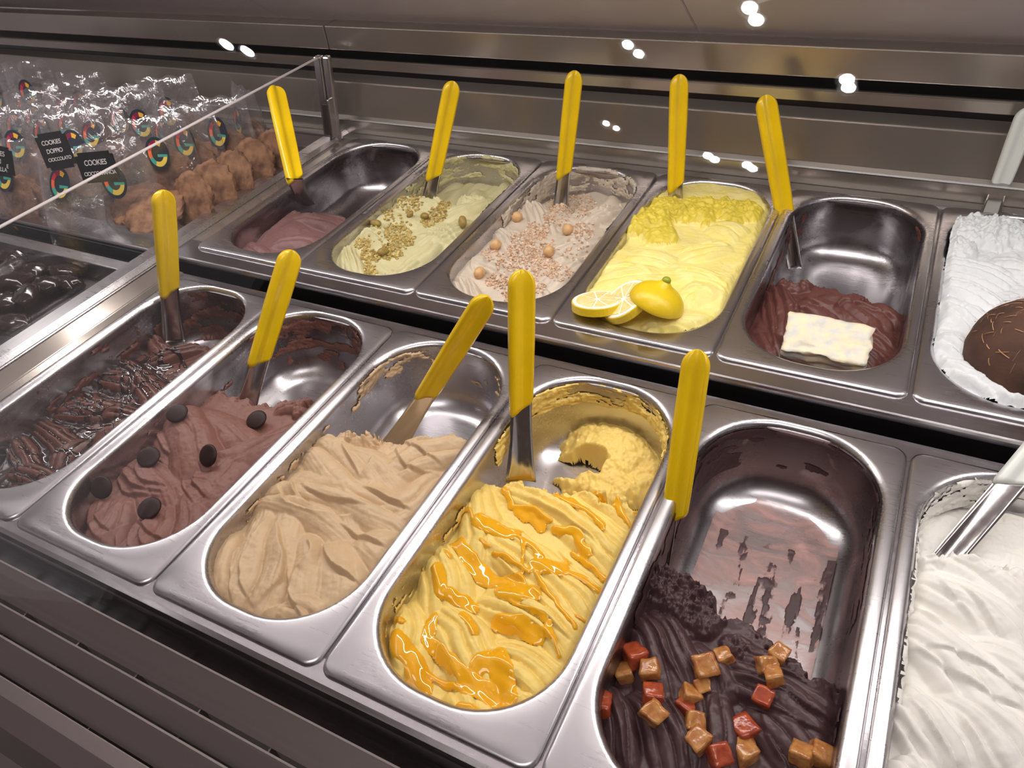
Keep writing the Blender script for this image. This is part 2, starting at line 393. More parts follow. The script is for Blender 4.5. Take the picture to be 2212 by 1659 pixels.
# ceiling downlights of the shop
lampP = [(-0.2043, -1.3919), (-0.5935, -1.5525), (0.0722, -1.6518), (-0.7535, -1.9566), (-0.3776, -2.0916), (-0.2340, -2.1230), (-2.4368, -1.6573)]
lampR = [0.023, 0.019, 0.022, 0.014, 0.020, 0.020, 0.032]
where = ['nearest the counter', 'second along to the left', 'at the right end', 'far back to the left', 'far back in the middle', 'far back to the right', 'alone at the far left']
for (x, y), r, w in zip(lampP, lampR, where):
    t = empty('ceiling_downlight', (x, y, 1.90)); tag(t, 'round ceiling spotlight mirrored in the glass, ' + w, 'lamp', 'round ceiling downlights')
    bm = bmesh.new()
    bmesh.ops.create_cone(bm, cap_ends=True, segments=32, radius1=r, radius2=r, depth=0.004, matrix=Matrix.Translation((x, y, 1.8965)))
    bm_obj('lens', bm, M['lamp'], t)
    bm = bmesh.new(); bmesh.ops.create_cone(bm, cap_ends=False, segments=32, radius1=r + 0.012, radius2=r + 0.001, depth=0.008, matrix=Matrix.Translation((x, y, 1.8955)))
    bm_obj('bezel', bm, M['white_plastic'], t)

# front glass (leans away from the customer)
ga = math.radians(30); gt = 0.060
def gp(h, off): return (-0.13 + math.sin(ga) * h + math.cos(ga) * off, -0.02 + math.cos(ga) * h - math.sin(ga) * off)
V = []
for off in (0, gt):
    for x, h in ((XL, 0.0), (XR, 0.0), (XR, 0.735), (XL, 0.735)):
        y, z = gp(h, off); V.append((x, y, z))
me = bpy.data.meshes.new('window_1'); me.from_pydata(V, [], [(0, 1, 2, 3), (4, 5, 6, 7)]); me.update()
g = link('window_1', me, M['glass_front']); tag(g, kind='structure')

V = []
for off in (0, 0.008):
    for x, y, z in ((XL, 0.2385, 0.6175), (XR, 0.2385, 0.6175), (XR, 0.384, 0.508), (XL, 0.384, 0.508)): V.append((x, y, z + off))
me = bpy.data.meshes.new('window_2'); me.from_pydata(V, [], [(3, 2, 1, 0), (4, 5, 6, 7)]); me.update()
tag(link('window_2', me, M['glass']), kind='structure')
# --------------------------------------------------------------- pan support frames
def frame(name, row, label):
    G = GF if row == 'F' else GB; z = Z0[row] - 0.0035; y0 = Y0[row]
    t = empty(name, (0, y0, z)); tag(t, label, 'frame')
    for x in G: box('cross_bar', x - 0.006, x + 0.006, y0 + 0.004, y0 + L - 0.004, z - 0.02, z - 0.0015, M['steel_frame'], t, 0.001)
    return t, z
fr, z = frame('pan_support_frame', 'F', 'steel frame holding the front row of pans, with a bright folded front edge')
extrude_profile('front_rail', [(0.012, z), (-0.0040, z), (-0.0075, z - 0.002), (-0.0095, z - 0.006), (-0.0262, z - 0.0270)], -0.56, XR, -0.002, M['steel_frame'], fr)
extrude_profile('rear_rail', [(0.3725, z - 0.001), (0.3500, z - 0.001)], -0.56, XR, -0.002, M['steel_frame'], fr)
bk, z = frame('pan_support_frame', 'B', 'steel frame holding the rear row of pans, with a flat ledge along its front')
extrude_profile('front_ledge', [(0.4250, z), (0.3865, z), (0.3850, z - 0.0008), (0.3843, z - 0.0030), (0.3843, z - 0.0075)], XL, XR, -0.0015, M['steel_frame'], bk)
box('riser', XL, XR, 0.3870, 0.3900, -0.085, z - 0.002, M['dark'], bk)  # shade and dark reflection under the ledge put in as black colour
extrude_profile('rear_rail', [(0.7800, z - 0.001), (0.7500, z - 0.001)], -0.56, XR, -0.002, M['steel_frame'], bk)
well = box('case_well', XL, XR, -0.12, 0.80, -0.100, -0.095, M['dark']); tag(well, 'dark floor of the refrigerated well beneath the pans', 'well floor')

# --------------------------------------------------------------- vent grille in front
gr = empty('vent_grille', (0, -0.06, -0.02)); tag(gr, 'grey metal air vent grille of long slats below the front pans', 'grille')
ye = [-0.0270, -0.0548, -0.0735, -0.0955]
wd = [0.0225, 0.0150, 0.0185, 0.012]
for y, w in zip(ye, wd):
    extrude_profile('slat', [(y, -0.0100), (y - 0.0008, -0.0096), (y - 0.0016, -0.0100), (y - w, -0.0165)], XL, XR, 0.0015, M['steel_slat'], gr)
sl_bar = extrude_profile('edge_strip', [(y_ := -0.0965, -0.012), (-0.105, -0.010), (-0.118, -0.012), (-0.128, -0.022)], XL, XR, 0.004, M['steel_slat'], gr)
box('backing', XL, XR, -0.125, -0.0185, -0.045, -0.042, M['dark_tile'], gr)
for i in range(44):
    x = XL + 0.02 + i * 0.064
    for y, w in zip(ye[:3], wd[:3]):
        box('rib', x, x + 0.0012, y - w - 0.0052, y - w + 0.001, -0.042, -0.0160, M['steel_slat'], gr)

# ------------------------------------------------------------------ PANS
def make_pan_mesh(hwo):
    prof = []   # (half w, half l, corner r, z)
    prof.append((hwo - 0.0006, L / 2 - 0.0018, 0.010, -0.0085))
    prof.append((hwo, L / 2 - 0.0012, 0.011, -0.0065))
    prof.append((hwo, L / 2 - 0.0012, 0.011, -0.0028))
    prof.append((hwo - 0.0008, L / 2 - 0.0020, 0.011, -0.0010))
    prof.append((hwo - 0.0026, L / 2 - 0.0038, 0.011, 0.0))
    for k in range(6):
        a = math.radians(90 * k / 5); off = 0.006 * (1 - math.sin(a)); z = -0.006 * (1 - math.cos(a))
        prof.append((IW + off, IL + off, IRAD + off, z))
    for d in (0.02, 0.035, 0.052):
        o_ = TAPER * (d - 0.006); prof.append((IW - o_, IL - o_, IRAD - o_ * 0.6, -d))
    rb = 0.026
    for k in range(1, 8):
        a = math.radians(90 * k / 7)
        z = -(DEP - rb) - rb * math.sin(a); off = TAPER * (DEP - rb - 0.006) + rb * (1 - math.cos(a))
        prof.append((IW - off, IL - off, max(0.02, IRAD - off * 0.9), z))
    prof.append((0.02, 0.10, 0.012, -DEP)); 
    V = []; F = []
    for k, (hw, hl, r, z) in enumerate(prof):
        V += [(x, y - (YSH if k < 5 else 0), z) for x, y in rrect(hw, hl, r)]
    n = len(rrect(1, 1, 0.1))
    for k in range(len(prof) - 1):
        for i in range(n):
            j = (i + 1) % n
            F.append((k * n + i, (k + 1) * n + i, (k + 1) * n + j, k * n + j))
    F.append(tuple((len(prof) - 1) * n + i for i in range(n)))
    me = bpy.data.meshes.new('gelato_pan'); me.from_pydata(V, [], F); me.update()
    bm = bmesh.new(); bm.from_mesh(me); bmesh.ops.recalc_face_normals(bm, faces=bm.faces)
    # the inside must face up
    for f in bm.faces:
        if len(f.verts) > 10 and f.normal.z < 0:
            bmesh.ops.reverse_faces(bm, faces=bm.faces[:]); break
    bm.to_mesh(me); bm.free()
    me.polygons.foreach_set('use_smooth', np.ones(len(me.polygons), dtype=bool))
    return me

PANS = {
 'F1': dict(lab='steel pan at the left end of the front row, with sauce-striped chocolate gelato', st=(srgb(46, 26, 26), 0.85, 0.50)),
 'F2': dict(lab='steel pan with milk chocolate gelato topped by dark chocolate buttons', st=(srgb(58, 34, 32), 0.75, 0.52)),
 'F3': dict(lab='steel pan with beige coffee gelato, scraped half clean at the back', st=None),
 'F4': dict(lab='steel pan with yellow gelato under orange mango sauce', st=None),
 'F5': dict(lab='steel pan of dark chocolate gelato and candied peel, its scraped floor bare', st=(srgb(44, 24, 24), 0.95, 0.33)),
 'F6': dict(lab='steel pan with smooth white cream gelato at the right of the front row', st=None),
 'B1': dict(lab='nearly empty steel pan with pale brown gelato, beside the glass divider', st=(srgb(40, 22, 22), 0.9, 0.42)),
 'B2': dict(lab='steel pan with pale green gelato sprinkled with chopped pistachio', st=None),
 'B3': dict(lab='steel pan with cream-coloured gelato under whole and chopped hazelnuts', st=None),
 'B4': dict(lab='steel pan brim-full of lemon gelato with lemon slices', st=None),
 'B5': dict(lab='half empty steel pan of reddish chocolate gelato under a cheese chunk', st=(srgb(40, 22, 22), 0.85, 0.45)),
 'B6': dict(lab='steel pan heaped with white coconut gelato in the rear right corner', st=None),
}
for k, d in PANS.items():
    cx, cy, cz, hwo = pan_box(k)
    mat = M['steel'] if not d['st'] else steel('stained_steel_' + k, stain=d['st'][0], amount=d['st'][1], thr=d['st'][2])
    o = link('gelato_pan', make_pan_mesh(hwo), mat); o.location = (cx, cy, cz)
    tag(o, d['lab'], 'pan', 'steel gelato pans')

# ------------------------------------------------------------------ GELATO
def ridge(fr):
    return (np.clip(fr, 1e-4, 1) ** 0.55) * (np.clip(1 - fr, 1e-4, 1) ** 0.28) * 1.55
class Field:
    def __init__(s, key, level, cell, zback=None, cut=None, edge=0.010, rough=0.0006):
        s.key = key; s.cx, s.cy, s.cz, _ = pan_box(key); s.level = level; s.cell = cell
        nx = int(2 * (IW + 0.003) / cell) + 1; ny = int(2 * (IL + 0.003) / cell) + 1
        xs = np.linspace(-(IW + 0.003), IW + 0.003, nx); ys = np.linspace(-(IL + 0.003), IL + 0.003, ny)
        s.X, s.Y = np.meshgrid(xs, ys, indexing='ij'); s.xs, s.ys = xs, ys
        sd = sum(ord(c) for c in key); s.sd = sd
        s.WX = s.X + 0.0040 * fbm(s.X / 0.030, s.Y / 0.030, sd, 2); s.WY = s.Y + 0.0040 * fbm(s.X / 0.030, s.Y / 0.030, sd + 5, 2)
        s.Z = np.full_like(s.X, level - 0.006) + 0.005 * fbm(s.X / 0.05, s.Y / 0.05, sd + 9, 2)
        s.crumb = np.zeros_like(s.X)
        s.cut = cut; s.zback = zback; s.edge = edge; s.rough = rough
    def loc(s, u, v, z=None):
        p = at(u, v, s.cz + (s.level if z is None else z)); return p[0] - s.cx, p[1] - s.cy
    def lobe(s, u0, v0, u1, v1, w, n, H=12, bend=0.25, fan=(0.7, 1.1), A=4.0, p=2.2):
        w *= 0.001; H *= 0.001; A *= 0.001
        x0, y0 = s.loc(u0, v0); x1, y1 = s.loc(u1, v1)
        dx, dy = x1 - x0, y1 - y0; l = math.hypot(dx, dy); dx /= l; dy /= l
        ext = 0.20
        a = ((s.WX - x0) * dx + (s.WY - y0) * dy) / l
        a = (a + ext) / (1 + 2 * ext)
        t = (-(s.WX - x0) * dy + (s.WY - y0) * dx)
        t = t / (w * (fan[0] + (fan[1] - fan[0]) * np.clip(a, 0, 1)))
        t = t + bend * ((2 * a - 1) ** 2 - 0.35) * 1.2
        e = (1 - np.abs(np.clip(2 * a - 1, -1, 1)) ** p) * (1 - np.abs(np.clip(t, -1, 1)) ** p)
        e = np.sqrt(np.clip(e, 0, 1))
        ph = (t * 0.5 + 0.5) * n + 0.12 * np.sin(a * 5 + s.sd)
        fr = ph - np.floor(ph)
        step = np.floor(ph) / max(n, 1)
        fine = 0.0007 * vnoise(t * 9 * w / 0.02 + 40, a * 1.5 + s.sd, s.sd + 71) + 0.0004 * vnoise(t * 26 * w / 0.02 + 80, a * 2.5, s.sd + 72)
        z = s.level - 0.012 + (H + A * (ridge(fr) - 0.5) + 0.5 * A * (step - 0.5)) * e + fine
        z = np.where(e > 0.02, z, -1)
        d = 0.0005                                     # soft maximum
        hi = np.maximum(s.Z, z); lo = np.minimum(s.Z, z)
        s.Z = hi + d * np.exp(-np.clip((hi - lo) / d, 0, 30)) * 0.5
    def fold(s, px, h, w, side=1, soft=0.0009):
        """overhanging lip along a curve: sharp on one side, fading on the other"""
        P = [s.loc(u, v) for u, v in px]; h *= 0.001; w *= 0.001
        Pd = []
        for (x0, y0), (x1, y1) in zip(P[:-1], P[1:]):
            for k in range(6): Pd.append((x0 + (x1 - x0) * k / 6, y0 + (y1 - y0) * k / 6))
        Pd.append(P[-1]); Pd = np.array(Pd)
        for _ in range(3): Pd[1:-1] = (Pd[:-2] + 2 * Pd[1:-1] + Pd[2:]) / 4
        ln = np.hypot(*np.diff(Pd, axis=0).T); cum = np.concatenate([[0], np.cumsum(ln)]); tot = cum[-1]
        best = np.full_like(s.X, 9.0); sg = np.zeros_like(s.X); ar = np.zeros_like(s.X)
        for i in range(len(Pd) - 1):
            x0, y0 = Pd[i]; dx, dy = Pd[i + 1] - Pd[i]; l2 = dx * dx + dy * dy + 1e-12
            t = np.clip(((s.WX - x0) * dx + (s.WY - y0) * dy) / l2, 0, 1)
            ex = s.WX - x0 - t * dx; ey = s.WY - y0 - t * dy; d = np.hypot(ex, ey); c = dx * ey - dy * ex
            m = d < best; best = np.where(m, d, best); sg = np.where(m, np.sign(c), sg); ar = np.where(m, (cum[i] + t * ln[i]) / tot, ar)
        sd = best * sg * side
        tap = np.clip(np.sin(np.pi * np.clip(ar, 0.001, 0.999)), 0, 1) ** 0.6
        end = np.where((ar <= 0.0) | (ar >= 1.0), 0, 1)
        up = sstep(-soft, soft, sd) * np.exp(-np.clip(sd, 0, 1) / w)
        dn = np.exp(-np.clip(-sd, 0, 1) / (w * 0.35)) * (sd < soft)
        s.Z = s.Z + h * tap * end * (up - 0.35 * dn)
    def shell(s, u, v, R, n, H=14, A=5.0, rot=0.0, asp=1.0, sx=0.0, sy=0.0):
        """spatula turn: nested curved terraces climbing to an off-centre hub"""
        x, y = s.loc(u, v); R *= 0.001; H *= 0.001; A *= 0.001
        c, q = math.cos(rot), math.sin(rot)
        X = ((s.WX - x) * c + (s.WY - y) * q) / R; Y = (-(s.WX - x) * q + (s.WY - y) * c) / (R * asp)
        r = np.hypot(X, Y); X2 = X - sx * (1 - np.clip(r, 0, 1)); Y2 = Y - sy * (1 - np.clip(r, 0, 1)); r2 = np.hypot(X2, Y2)
        th = np.arctan2(Y2, X2)
        e = np.sqrt(np.clip(1 - r ** 2.4, 0, 1))
        ph = (1 - r2) * n + th / (2 * math.pi) * 0.9 + 0.10 * np.sin(3 * th + s.sd)
        fr = ph - np.floor(ph)
        fine = 0.0008 * vnoise(r2 * 22 + 30, th * 1.2 + 9, s.sd + 81)
        z = s.level - 0.012 + (H + A * (ridge(fr) - 0.5)) * e + fine * (e > 0.05)
        z = np.where(e > 0.02, z, -1); hi = np.maximum(s.Z, z); lo = np.minimum(s.Z, z)
        s.Z = hi + 0.00025 * np.exp(-np.clip((hi - lo) / 0.0005, 0, 30))
    def mound(s, u, v, r, H, rough=4.0, freq=0.010, z=None):
        """crumbly, torn heap"""
        x, y = s.loc(u, v, z); r *= 0.001; H *= 0.001; rough *= 0.001
        dd = np.hypot(s.WX - x, s.WY - y) / r + 0.35 * fbm(s.X / 0.012, s.Y / 0.012, s.sd + 31, 3)
        e = np.clip(1 - dd ** 2, 0, 1)
        n1 = np.abs(fbm(s.X / freq, s.Y / freq, s.sd + 21, 5, 0.6))
        zz = s.level - 0.010 + H * np.sqrt(e) + (n1 - 0.25) * 2 * rough * e
        s.Z = np.where(e > 0.01, np.maximum(s.Z, zz), s.Z)
        s.crumb = np.maximum(s.crumb, sstep(0.0, 0.35, e))
    def build(s, mat, label, smooth_edge=True, walls=(), crumb_mat=None, over=False):
        Z = s.Z
        Z = Z + s.rough * fbm(s.X / 0.004, s.Y / 0.004, s.sd + 3, 3) + 0.0010 * fbm(s.X / 0.012, s.Y / 0.012, s.sd + 4, 3)
        if s.cut:
            (ua, va), (ub, vb) = s.cut
            xa, ya = s.loc(ua, va); xb, yb = s.loc(ub, vb)
            nx, ny = (yb - ya), -(xb - xa); nl = math.hypot(nx, ny); nx /= nl; ny /= nl
            if ny > 0: nx, ny = -nx, -ny
            dist = (s.X - xa) * nx + (s.Y - ya) * ny
            en = dist + 0.018 * fbm(s.X / 0.022, s.Y / 0.022, s.sd + 13, 5, 0.6)
            S = sstep(-s.edge, s.edge * 0.4, en)
            zb = s.zback(s) if callable(s.zback) else s.zback
            Z = zb + (Z - zb) * S
            band = np.exp(-(en / 0.010) ** 2)
            Z = Z + band * 0.0035 * np.abs(fbm(s.X / 0.006, s.Y / 0.006, s.sd + 17, 4, 0.6))
        dep = np.clip(-Z - 0.006, 0, 1)
        off = TAPER * dep
        qx = np.abs(s.X) - (IW - off - IRAD); qy = np.abs(s.Y) - (IL - off - IRAD)
        sdf = np.hypot(np.maximum(qx, 0), np.maximum(qy, 0)) + np.minimum(np.maximum(qx, qy), 0) - IRAD
        # surface dips slightly where it meets the wall (or rounds over the rim when heaped)
        s.wall = sdf
        if over: Z = Z - 0.007 * sstep(-0.006, 0.003, sdf + 0.004 * fbm(s.X / 0.01, s.Y / 0.01, s.sd + 41, 3)) - 0.0
        else: Z = Z - 0.0035 * sstep(-0.008, 0.001, sdf)
        mask = (sdf < 0.0016) & (Z > -DEP + 0.0004)
        s.Zf = Z; s.mask = mask
        me = grid_mesh('mass', s.X, s.Y, Z, mask)
        t = empty('gelato', (s.cx, s.cy, s.cz + s.level)); tag(t, label, 'gelato', 'gelato in the pans')
        o = link('mass', me, None, t, True); o.location = (s.cx, s.cy, s.cz)
        me.materials.append(mat)
        if crumb_mat is not None:
            me.materials.append(crumb_mat)
            n, k = s.X.shape
            cen = np.zeros(len(me.polygons) * 3, dtype=np.float32); me.polygons.foreach_get('center', cen); cen = cen.reshape(-1, 3)
            ci = np.clip(((cen[:, 0] - s.xs[0]) / (s.xs[1] - s.xs[0])).round().astype(int), 0, n - 1)
            cj = np.clip(((cen[:, 1] - s.ys[0]) / (s.ys[1] - s.ys[0])).round().astype(int), 0, k - 1)
            me.polygons.foreach_set('material_index', (s.crumb[ci, cj] > 0.35).astype(np.int32))
        s.root = t
        for wdef in walls: s.smear(mat, *wdef)
        return t
    def smear(s, mat, a0, a1, d0, d1, cover, thick, fx=0.03, fd=0.012, seed=0, drag=0.0):
        """gelato stuck to the inner wall between perimeter angles a0..a1 (degrees, 0=right, 90=back) and depths d0..d1"""
        na = int(abs(a1 - a0) * 2.4) + 2; nd = 46
        pts = np.array(rrect(IW, IL, IRAD, 40, 60)); ang = np.degrees(np.arctan2(pts[:, 1] * IW / IL, pts[:, 0])) % 360
        o_ = np.argsort(ang); pts = pts[o_]; ang = ang[o_]
        A = np.linspace(a0, a1, na); D = np.linspace(d0, d1, nd)
        px = np.interp(A % 360, ang, pts[:, 0], period=360); py = np.interp(A % 360, ang, pts[:, 1], period=360)
        tx = np.gradient(px); ty = np.gradient(py); tl = np.hypot(tx, ty) + 1e-9; nx, ny = -ty / tl, tx / tl
        arc = np.concatenate([[0], np.cumsum(np.hypot(np.diff(px), np.diff(py)))])
        AR, DD = np.meshgrid(arc, D, indexing='ij')
        sd = s.sd + seed * 13 + 50
        f = fbm(AR / fx + drag * DD / 0.01, DD / fd, sd, 5, 0.6)
        ed = sstep(0, 0.012, AR) * sstep(0, 0.012, arc[-1] - AR) * sstep(-0.001, 0.004, DD - d0) * sstep(-0.001, 0.006, d1 - DD)
        f = f + cover - 1.2 * (1 - ed)
        th = np.clip(f, 0, 0.5) * 2 * thick * 0.001
        th = th * (0.7 + 0.8 * np.abs(fbm(AR / 0.006, DD / 0.006, sd + 7, 3)))
        rb = 0.026; dz = np.clip(DD - (DEP - rb), 0, rb * 0.999)
        off = TAPER * np.clip(np.minimum(DD, DEP - rb) - 0.006, 0, 1) + (rb - np.sqrt(rb * rb - dz * dz))
        top = np.clip(0.006 - DD, 0, 0.006); off = off - (0.006 - np.sqrt(0.006 ** 2 - top ** 2))
        inw = off + th + 0.0004
        X = px[:, None] + nx[:, None] * inw; Y = py[:, None] + ny[:, None] * inw; Z = -DD + 0.3 * th
        mask = (f > 0.0) & (DD < DEP - 0.001)
        if mask.sum() < 20: return
        me = grid_mesh('wall_smear', X, Y, Z, mask)
        if len(me.polygons) == 0: return
        o = link('wall_smear', me, mat, s.root, True); o.location = (s.cx, s.cy, s.cz)
    def floor_film(s, mat, y0, y1, thr, seed, stretch=(0.010, 0.05), thick=0.0009):
        n = fbm(s.X / stretch[0], s.Y / stretch[1], seed, 5, 0.6) + 0.25 * fbm(s.X / 0.006, s.Y / 0.006, seed + 9, 3)
        lim = sstep(y0 - 0.01, y0 + 0.03, s.Y) * sstep(y1 + 0.01, y1 - 0.04, s.Y)
        n = n - thr + 0.22 * (sstep(y0 + 0.10, y0, s.Y) - 0.3)
        m = (n > 0) & (lim > 0.1) & (np.abs(s.X) < IW - 0.012) & (np.abs(s.Y) < IL - 0.02)
        e = np.maximum(np.abs(s.X) - (IW - 0.030), np.abs(s.Y) - (IL - 0.030)); up = np.where(e > 0, 0.026 - np.sqrt(np.clip(0.026 ** 2 - np.clip(e, 0, 0.026) ** 2, 0, 1)), 0)
        Z = -DEP + 0.0004 + up + thick * np.clip(n * 4, 0, 1)
        me = grid_mesh('floor_smear', s.X, s.Y, Z, m & (e < 0.012))
        if len(me.polygons): o = link('floor_smear', me, mat, s.root, True); o.location = (s.cx, s.cy, s.cz)
    def height(s, x, y):      # world xy -> world z on the surface
        i = int(round((x - s.cx - s.xs[0]) / (s.xs[1] - s.xs[0]))); j = int(round((y - s.cy - s.ys[0]) / (s.ys[1] - s.ys[0])))
        i = min(max(i, 0), len(s.xs) - 1); j = min(max(j, 0), len(s.ys) - 1)
        return s.cz + s.Zf[i, j]
    def hit(s, u, v):         # pixel -> first point of the surface along that sight line
        d = ray(u, v); z = s.cz + 0.030
        while z > s.cz - DEP:
            p = CC + d * ((z - CC[2]) / d[2])
            if abs(p[0] - s.cx) < IW and abs(p[1] - s.cy) < IL and s.height(p[0], p[1]) >= z: break
            z -= 0.0009
        s.found = z > s.cz - DEP
        return Vector((p[0], p[1], s.height(p[0], p[1])))

FLD = {}
# --- F1 chocolate with chocolate sauce
f = FLD['F1'] = Field('F1', -0.040, 0.0009, -0.09, ((275, 730), (500, 745)), 0.012)
for a in [(430, 745, 330, 770, 15, 4), (300, 690, 350, 760, 14, 2), (250, 775, 330, 850, 20, 3), (185, 810, 300, 830, 18, 3), (110, 880, 235, 885, 20, 4), (60, 900, 150, 970, 18, 4),
          (320, 900, 220, 880, 16, 3), (200, 960, 290, 900, 18, 3), (30, 1010, 110, 1050, 18, 3), (120, 1010, 170, 950, 16, 3), (15, 930, 60, 1010, 16, 3), (160, 850, 260, 900, 14, 2), (0, 1060, 80, 1090, 16, 3)]:
    f.lobe(*a, H=15, A=7)
f.mound(300, 690, 24, 16, 4)
f.build(GEL['F1'], 'dark chocolate gelato in ridges with glossy chocolate sauce, left end of front row', walls=[(30, 150, 0.002, 0.075, 0.15, 2.0), (150, 200, 0.004, 0.06, -0.1, 2.5)])
# --- F2 milk chocolate
f = FLD['F2'] = Field('F2', -0.022, 0.0008, -0.09, ((365, 815), (690, 872)), 0.010)
for a in [(262, 1075, 200, 1185, 28, 3), (345, 1095, 290, 1200, 26, 3), (410, 1075, 395, 1170, 22, 2), (290, 990, 355, 1085, 28, 3), (520, 985, 410, 1095, 28, 2), (330, 900, 420, 1010, 26, 2),
          (640, 925, 470, 1000, 24, 2), (430, 890, 530, 960, 24, 1), (600, 880, 690, 880, 12, 2), (420, 1030, 480, 1080, 20, 2)]:
    f.lobe(*a, H=15, A=3.5)
for px in [[(161, 1075), (135, 1131), (153, 1176), (195, 1192)], [(180, 1068), (159, 1124), (176, 1169), (217, 1190)], [(196, 1064), (178, 1116), (196, 1154), (232, 1175)], [(213, 1068), (198, 1109), (217, 1139), (247, 1152)],
           [(269, 1131), (225, 1161), (217, 1191), (235, 1206)], [(288, 1120), (251, 1154), (247, 1191), (262, 1204)], [(307, 1116), (277, 1150), (273, 1184), (300, 1202)], [(329, 1120), (299, 1150), (307, 1184), (332, 1194)], [(299, 1125), (322, 1161), (372, 1178)],
           [(262, 1000), (246, 1034), (262, 1064), (352, 1077)], [(281, 997), (264, 1026), (288, 1056), (358, 1070)], [(303, 997), (290, 1023), (314, 1049), (362, 1058)],
           [(322, 902), (310, 944), (329, 989), (378, 1010)], [(352, 902), (336, 944), (359, 982), (416, 999)], [(376, 898), (365, 935), (390, 970), (436, 982)],
           [(482, 940), (404, 997), (389, 1049), (422, 1090)], [(500, 962), (427, 1004), (412, 1049), (455, 1082)], [(634, 935), (554, 948), (479, 974), (415, 1022)]]:
    f.fold(px, 4.0, 6.5, 1)
f.lobe(375, 880, 430, 1000, 30, 2, H=25, A=3.5)
f.mound(650, 880, 14, 16, 3)
f.build(GEL['F2'], 'milk chocolate gelato in fanned folds with chocolate buttons on top', walls=[(25, 150, 0.003, 0.050, 0.12, 2.2, 0.03, 0.016), (150, 200, 0.006, 0.04, -0.22, 2.5, 0.02), (80, 140, 0.03, 0.075, -0.05, 2.0)])
# --- F3 coffee
f = FLD['F3'] = Field('F3', -0.012, 0.0008, -0.09, ((715, 945), (985, 950)), 0.012)
for a in [(600, 1110, 500, 1345, 36, 2), (490, 1150, 440, 1300, 22, 1), (660, 1165, 640, 1300, 22, 1), (730, 1185, 705, 1350, 32, 1), (790, 1160, 860, 1230, 28, 1), (620, 1300, 690, 1365, 24, 2),
          (550, 1060, 740, 1120, 30, 2), (650, 1040, 890, 1135, 26, 2), (680, 955, 790, 1095, 34, 2), (830, 1015, 1010, 950, 28, 3), (940, 1040, 830, 1115, 28, 2), (760, 975, 850, 1040, 20, 1)]:
    f.lobe(*a, H=16, A=8)
for px, h, w, sd in [([(556, 1118), (505, 1196), (493, 1269), (505, 1330)], 4.5, 9, 1), ([(572, 1125), (528, 1190), (518, 1269), (542, 1320)], 4, 8, 1), ([(597, 1130), (615, 1190), (610, 1253), (546, 1318)], 6, 12, -1),
        ([(614, 1225), (618, 1285), (655, 1345)], 6, 12, 1), ([(690, 1172), (721, 1228), (775, 1268)], 6, 10, 1), ([(600, 1045), (618, 1089), (696, 1117), (765, 1111)], 4, 9, -1), ([(630, 1038), (646, 1070), (680, 1096)], 5, 7, -1),
        ([(654, 1050), (711, 1090), (795, 1098)], 4, 9, 1), ([(735, 1130), (775, 1158), (835, 1190)], 5, 9, 1), ([(738, 965), (777, 1040)], 5, 7, 1), ([(805, 990), (777, 1040)], 4, 6, 1), ([(845, 972), (879, 1014), (955, 1026)], 4, 8, 1),
        ([(858, 955), (905, 985), (960, 1003)], 4, 8, 1), ([(640, 1032), (709, 1062), (800, 1092)], 5, 10, -1), ([(786, 1058), (835, 1085), (890, 1106)], 6, 10, 1), ([(560, 1325), (620, 1290)], 4, 8, -1), ([(660, 1170), (672, 1200), (640, 1230)], 4, 7, 1)]:
    f.fold(px, h, w, sd)
f.mound(780, 935, 22, 17, 4)
f.build(GEL['F3'], 'smooth beige coffee gelato folded in thick waves', walls=[(100, 165, 0.002, 0.030, 0.02, 3.0, 0.022, 0.012), (30, 60, 0.010, 0.05, 0.0, 2.5), (160, 215, 0.008, 0.045, -0.20, 3.0, 0.02), (60, 100, 0.02, 0.05, -0.28, 2.0)])
# --- F4 mango / cream
def zb4(s):
    x, y = s.loc(1340, 960, -0.060); x2, y2 = s.loc(1235, 1012, -0.075)
    dd = np.hypot((s.X - x) / 0.066, (s.Y - y) / 0.078) + 0.20 * fbm(s.X / 0.02, s.Y / 0.02, 80, 4)
    hole = sstep(0.019, 0.009, np.hypot((s.X - x2) / 2.3, s.Y - y2) + 0.012 * fbm(s.X / 0.014, s.Y / 0.014, 79, 2))
    return -0.086 + 0.040 * np.sqrt(np.clip(1 - dd ** 2, 0, 1)) * (1 - hole) + 0.0022 * fbm(s.X / 0.004, s.Y / 0.004, 78, 3)
f = FLD['F4'] = Field('F4', -0.024, 0.0008, zb4, ((1030, 1020), (1420, 1095)), 0.010)
for a in [(860, 1310, 845, 1480, 28, 3), (960, 1320, 1050, 1480, 25, 4), (1060, 1410, 1190, 1500, 26, 4), (1000, 1490, 1010, 1590, 22, 3), (930, 1180, 965, 1300, 26, 4), (1080, 1280, 1240, 1400, 28, 5),
          (1060, 1150, 1270, 1330, 26, 5), (1020, 1040, 1030, 1190, 22, 3), (1130, 1050, 1340, 1200, 26, 5), (1210, 1030, 1380, 1110, 20, 3), (1100, 1500, 1180, 1560, 20, 3)]:
    f.lobe(*a, H=16, A=6.5)
for px in [[(905, 1340), (930, 1400), (985, 1470)], [(1090, 1300), (1170, 1340), (1250, 1395)], [(1120, 1330), (1180, 1380), (1220, 1430)], [(1050, 1180), (1120, 1250), (1180, 1330)], [(1140, 1080), (1220, 1130), (1320, 1200)], [(1020, 1060), (1010, 1110), (1022, 1160)], [(960, 1190), (940, 1240), (955, 1290)], [(1060, 1440), (1120, 1480), (1180, 1530)], [(1200, 1180), (1260, 1240), (1310, 1290)], [(860, 1330), (840, 1390), (862, 1450)]]:
    f.fold(px, 4, 6, 1)
f.mound(1060, 1000, 16, 14, 3); f.mound(1300, 1070, 14, 11, 3)
